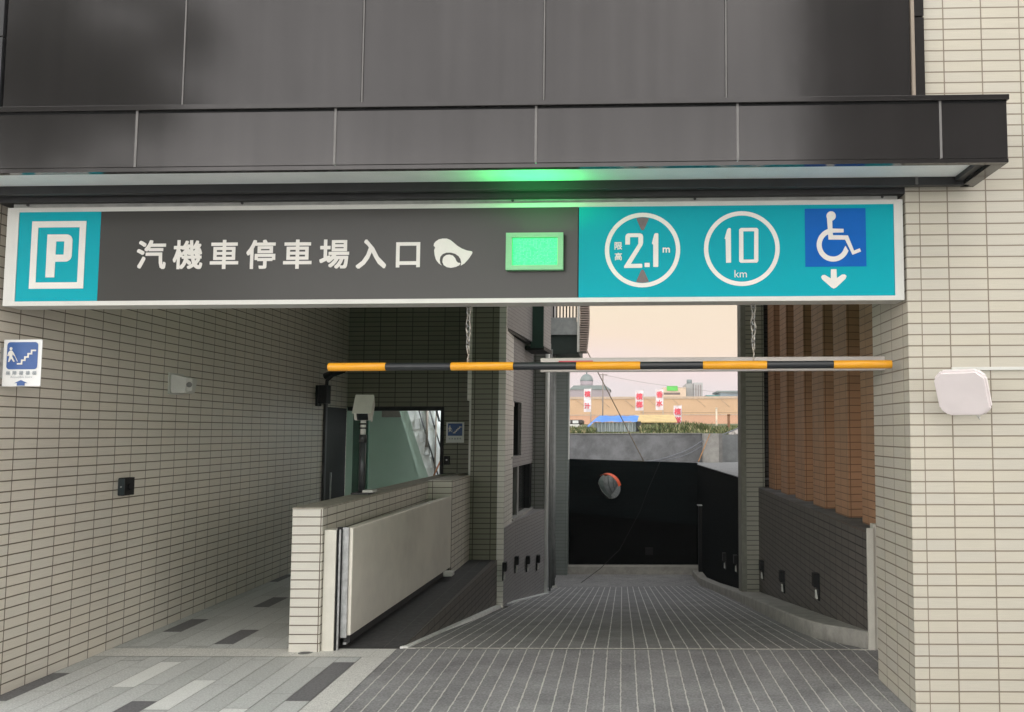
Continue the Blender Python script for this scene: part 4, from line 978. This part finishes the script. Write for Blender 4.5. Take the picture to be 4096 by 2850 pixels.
YS = thing('yellow_shed', 'low shed with a pale yellow roof right of the blue tarpaulin', 'shed')
part('roof', prism([(42.0, 2.14), (42.0, 2.19), (44.5, 2.56), (44.5, 2.50)], 'x', .62, 2.55), mat('yellow roof', (.80, .60, .28), .6, var=.1, scale=2), YS)
part('wall', box(.7, 2.5, 42.3, 44.4, 1.5, 2.15), mat('shed wall', (.30, .26, .20), .8), YS)
CB = thing('parked_truck', 'white vehicle roof with dark windows at the left edge of the field', 'truck')
part('body', box(-3.2, -2.1, 44, 46, 1.7, 2.1, bev=.05), WhiteM, CB)
part('cab', box(-3.1, -1.95, 44.05, 45.9, 2.1, 2.32, bev=.06), mat('truck trim', (.06, .05, .045), .5), CB)
for x in (-2.85, -2.45): part('window', box(x, x+.28, 44.0, 44.04, 2.14, 2.28), PlasterW, CB)
# banners
Ban = mat('banner cloth', (.82, .76, .80), .8, var=.03); RedP = mat('red print', (.75, .10, .14), .7)
def banner(x, z0, z1, y, wd, chars, label, lean=0):
    b_ = thing('banner', label, 'banner', 'white banners with red characters on poles')
    bmx = bmesh.new(); n = 8; rows = []
    for i in range(n+1):
        z = z0+(z1-z0)*i/n
        rows.append([bmx.verts.new(W(x+wd*j/3+lean*(z-z0), y+.04*math.sin(i*1.1+j*1.3), z)) for j in range(4)])
    for A_, B_ in zip(rows, rows[1:]):
        for j in range(3): bmx.faces.new([A_[j], A_[j+1], B_[j+1], B_[j]])
    part('cloth', bmx, Ban, b_)
    part('pole', tube([(x+wd*.98+lean*.0, y+.07, 1.5), (x+wd*.98+lean*(z1-z0), y+.07, z1+.05)], .025, 6), mat('banner pole', (.45, .42, .38), .7), b_)
    k = len(chars)
    textobj([text(c, x+wd/2+lean*(zc-z0), zc, wd*.78, RedP, y=y-.07, bold=.02) for c, zc in chars], RedP, parent=b_)
banner(-1.95, 2.72, 3.88, 45, .36, [('檳', 3.62), ('汁', 3.02)], 'leftmost white banner with two red characters left of the slanting rope')
banner(.64, 2.78, 3.78, 45, .40, [('檳', 3.48), ('榔', 3.08)], 'white banner with red characters in the middle of the field')
banner(1.66, 2.80, 3.84, 45, .38, [('香', 3.58), ('水', 3.14)], 'white banner with vivid red characters below the cream office block')
banner(2.54, 1.95, 3.02, 45, .40, [('檳', 2.72), ('榔', 2.30)], 'lowest white banner standing among the weeds', lean=.02)
def pole(x, y, z0, z1, r_, m, label, cat='pole', arm=None):
    p = thing('pole', label, cat)
    part('shaft', tube([(x, y, z0), (x, y, z1)], r_, 8), m, p)
    if arm: part('crossarm', tube([(x-arm, y, z1-.1), (x+arm, y, z1-.1)], r_*.6, 6), m, p)
    else: part('cap', tube([(x, y, z1), (x, y, z1+.06)], r_*1.2, 8), m, p)
Pm = mat('pole grey', (.28, .24, .22), .8)
pole(-1.55, 70, 2, 6.3, .05, Pm, 'thin far utility pole behind the blue tarpaulin', arm=.35)
pole(3.85, 60, 2, 3.35, .06, mat('brown pole', (.38, .27, .18), .8), 'thin brown fence pole right of the lowest banner')
pole(4.70, 45, 1.5, 2.85, .045, mat('cream pole', (.75, .66, .52), .7), 'pale post near the right end of the field')
pole(4.72, 40, 1.5, 2.42, .06, mat('rusty post', (.24, .12, .06), .8), 'rusty brown post by the grey pillar')
cable('overhead_wire', [(-1.5, 70, 6.2), (3.0, 72, 5.5), (10, 78, 5.0)], .012, Pm, 'thin overhead wire falling right from the far utility pole', 'wire', sag=.05)
cable('rail_fence', [(1.2, 60, 3.0), (8, 60, 2.98)], .025, mat('fence brown', (.40, .28, .18), .8), 'thin brown fence rail behind the weeds', 'fence')
BP = thing('concrete_heap', 'pale heap of rubble behind the concrete wall beside the grey pillar', 'rubble')
bm = bmesh.new(); bmesh.ops.create_icosphere(bm, subdivisions=3, radius=1)
for v in bm.verts:
    d = noise.noise(v.co*2.3)*.25; p = v.co*(1+d); v.co = W(3.75+p.x*.55, 27+p.y*.5, 1.55+max(-.2, p.z)*.32)
part('heap', bm, mat('rubble pale', (.52, .48, .46), .9, var=.2, scale=5), BP)
# weeds: leaf blades scattered over the bank
def blades(name, n, xr, yr, hmin, hmax, cols, seed, low=None):
    rnd = random.Random(seed); bm = bmesh.new()
    for i in range(n):
        y = rnd.uniform(*yr); x = rnd.uniform(*xr)
        cl = noise.noise(Vector((x*.9, y*.35, seed)))
        h = (hmin+(hmax-hmin)*max(0, min(1, .5+cl*1.1+rnd.uniform(-.25, .25))))
        if low and low(x, y): h *= .3
        z = gz(y)-.02
        for k in range(4):
            a = rnd.uniform(0, 6.28); ln = rnd.uniform(.4, 1)*h; wd = .006+.016*rnd.random()
            b0 = W(x, y, z); tip = b0+Vector((math.cos(a)*ln*.5, math.sin(a)*ln*.5, ln)); mid = b0+(tip-b0)*.55+Vector((0, 0, ln*.12))
            s = Vector((-math.sin(a), math.cos(a), 0))*wd
            v = [bm.verts.new(q) for q in (b0-s, b0+s, mid+s*1.6, mid-s*1.6, tip)]
            m_i = rnd.choices(range(len(cols)), [3, 2, 2, 1][:len(cols)])[0]
            for q in ((0, 1, 2, 3), (3, 2, 4)):
                fc = bm.faces.new([v[j] for j in q]); fc.material_index = m_i
    return tag(link(name, bm, cols), kind='stuff')
Gs = [mat('weed green', (.13, .16, .055), .7, var=.2, scale=3), mat('weed light', (.24, .25, .11), .7, var=.2, scale=3), mat('weed dark', (.06, .11, .03), .7, var=.2, scale=3), mat('weed straw', (.42, .36, .20), .8, var=.2, scale=3)]
blades('weeds', 9000, (-3.4, 7), (26, 50), .05, .30, Gs, 3, low=lambda x, y: x < .35*y/40+.4)
blades('weeds', 2600, (.75, 3.2), (33, 41), .10, .55, Gs, 11)
blades('weeds', 1500, (-3.4, -1.2), (34, 40), .10, .35, Gs, 23)

# ================================================================== STREET BEHIND THE PHOTOGRAPHER (what the glossy panels mirror)
def tree(x, y, h, label, seed):
    rnd = random.Random(seed); t = thing('street_tree', label, 'tree', 'street trees behind the photographer')
    part('trunk', tube([(x, y, 0), (x+.1, y, h*.35), (x, y+.1, h*.6), (x+.2, y, h*.85)], [.22, .17, .11, .04], 10), mat('bark', (.10, .08, .06), .9), t)
    bm = bmesh.new()
    cl = [(rnd.gauss(0, .9), rnd.gauss(0, .9), h*.75+rnd.gauss(0, 1.2), rnd.uniform(.6, 1.1)) for _ in range(20)]
    for cx_, cy_, cz_, cr_ in cl:
        for k in range(230):
            d = Vector((rnd.gauss(0, 1), rnd.gauss(0, 1), rnd.gauss(0, 1))).normalized()*cr_*rnd.uniform(.4, 1)
            c = Vector((x+cx_, y+cy_, cz_))+d; a = Vector((rnd.gauss(0, 1), rnd.gauss(0, 1), rnd.gauss(0, 1))).normalized(); b_ = a.orthogonal().normalized()
            s = .16
            bm.faces.new([bm.verts.new(c+a*s), bm.verts.new(c+b_*s*.6), bm.verts.new(c-a*s), bm.verts.new(c-b_*s*.6)])
    part('crown', bm, mat('leaf', (.05, .08, .03), .7, var=.2), t)
tree(-12.9, -5.5, 11.2, 'leafy street tree behind the photographer to the left', 5)
tree(-11.5, -5.9, 6.6, 'lower street tree behind the photographer nearer the middle', 8)
OB = thing('reflection_block', 'dull unseen block added behind the photographer to darken the panel reflections', 'building')  # unseen block, added so the right-hand panels mirror something dark
part('block', box(.5, 10, -30, -20, 0, 22), mat('dull render', (.13, .12, .125), .8), OB)
for fz in range(1, 6):
    for fxx in range(3): part('window', box(1.3+fxx*3.0, 2.9+fxx*3.0, -19.99, -19.95, fz*3.2-.6, fz*3.2+1.0), Glass, OB)

# ================================================================== EVENING HAZE
hz = bmesh.new()
bmesh.ops.create_cube(hz, size=1)
for v in hz.verts: v.co = Vector((v.co.x*420, 60+v.co.y*420, 9.5+v.co.z*26))
hm = bpy.data.materials.new('haze'); hm.use_nodes = True
for n_ in list(hm.node_tree.nodes): hm.node_tree.nodes.remove(n_)
ho = hm.node_tree.nodes.new('ShaderNodeOutputMaterial'); hv = hm.node_tree.nodes.new('ShaderNodeVolumePrincipled')
hv.inputs['Color'].default_value = (.95, .93, .93, 1); hv.inputs['Density'].default_value = .0008
hm.node_tree.links.new(hv.outputs[0], ho.inputs['Volume'])
tag(link('haze', hz, hm), kind='stuff')
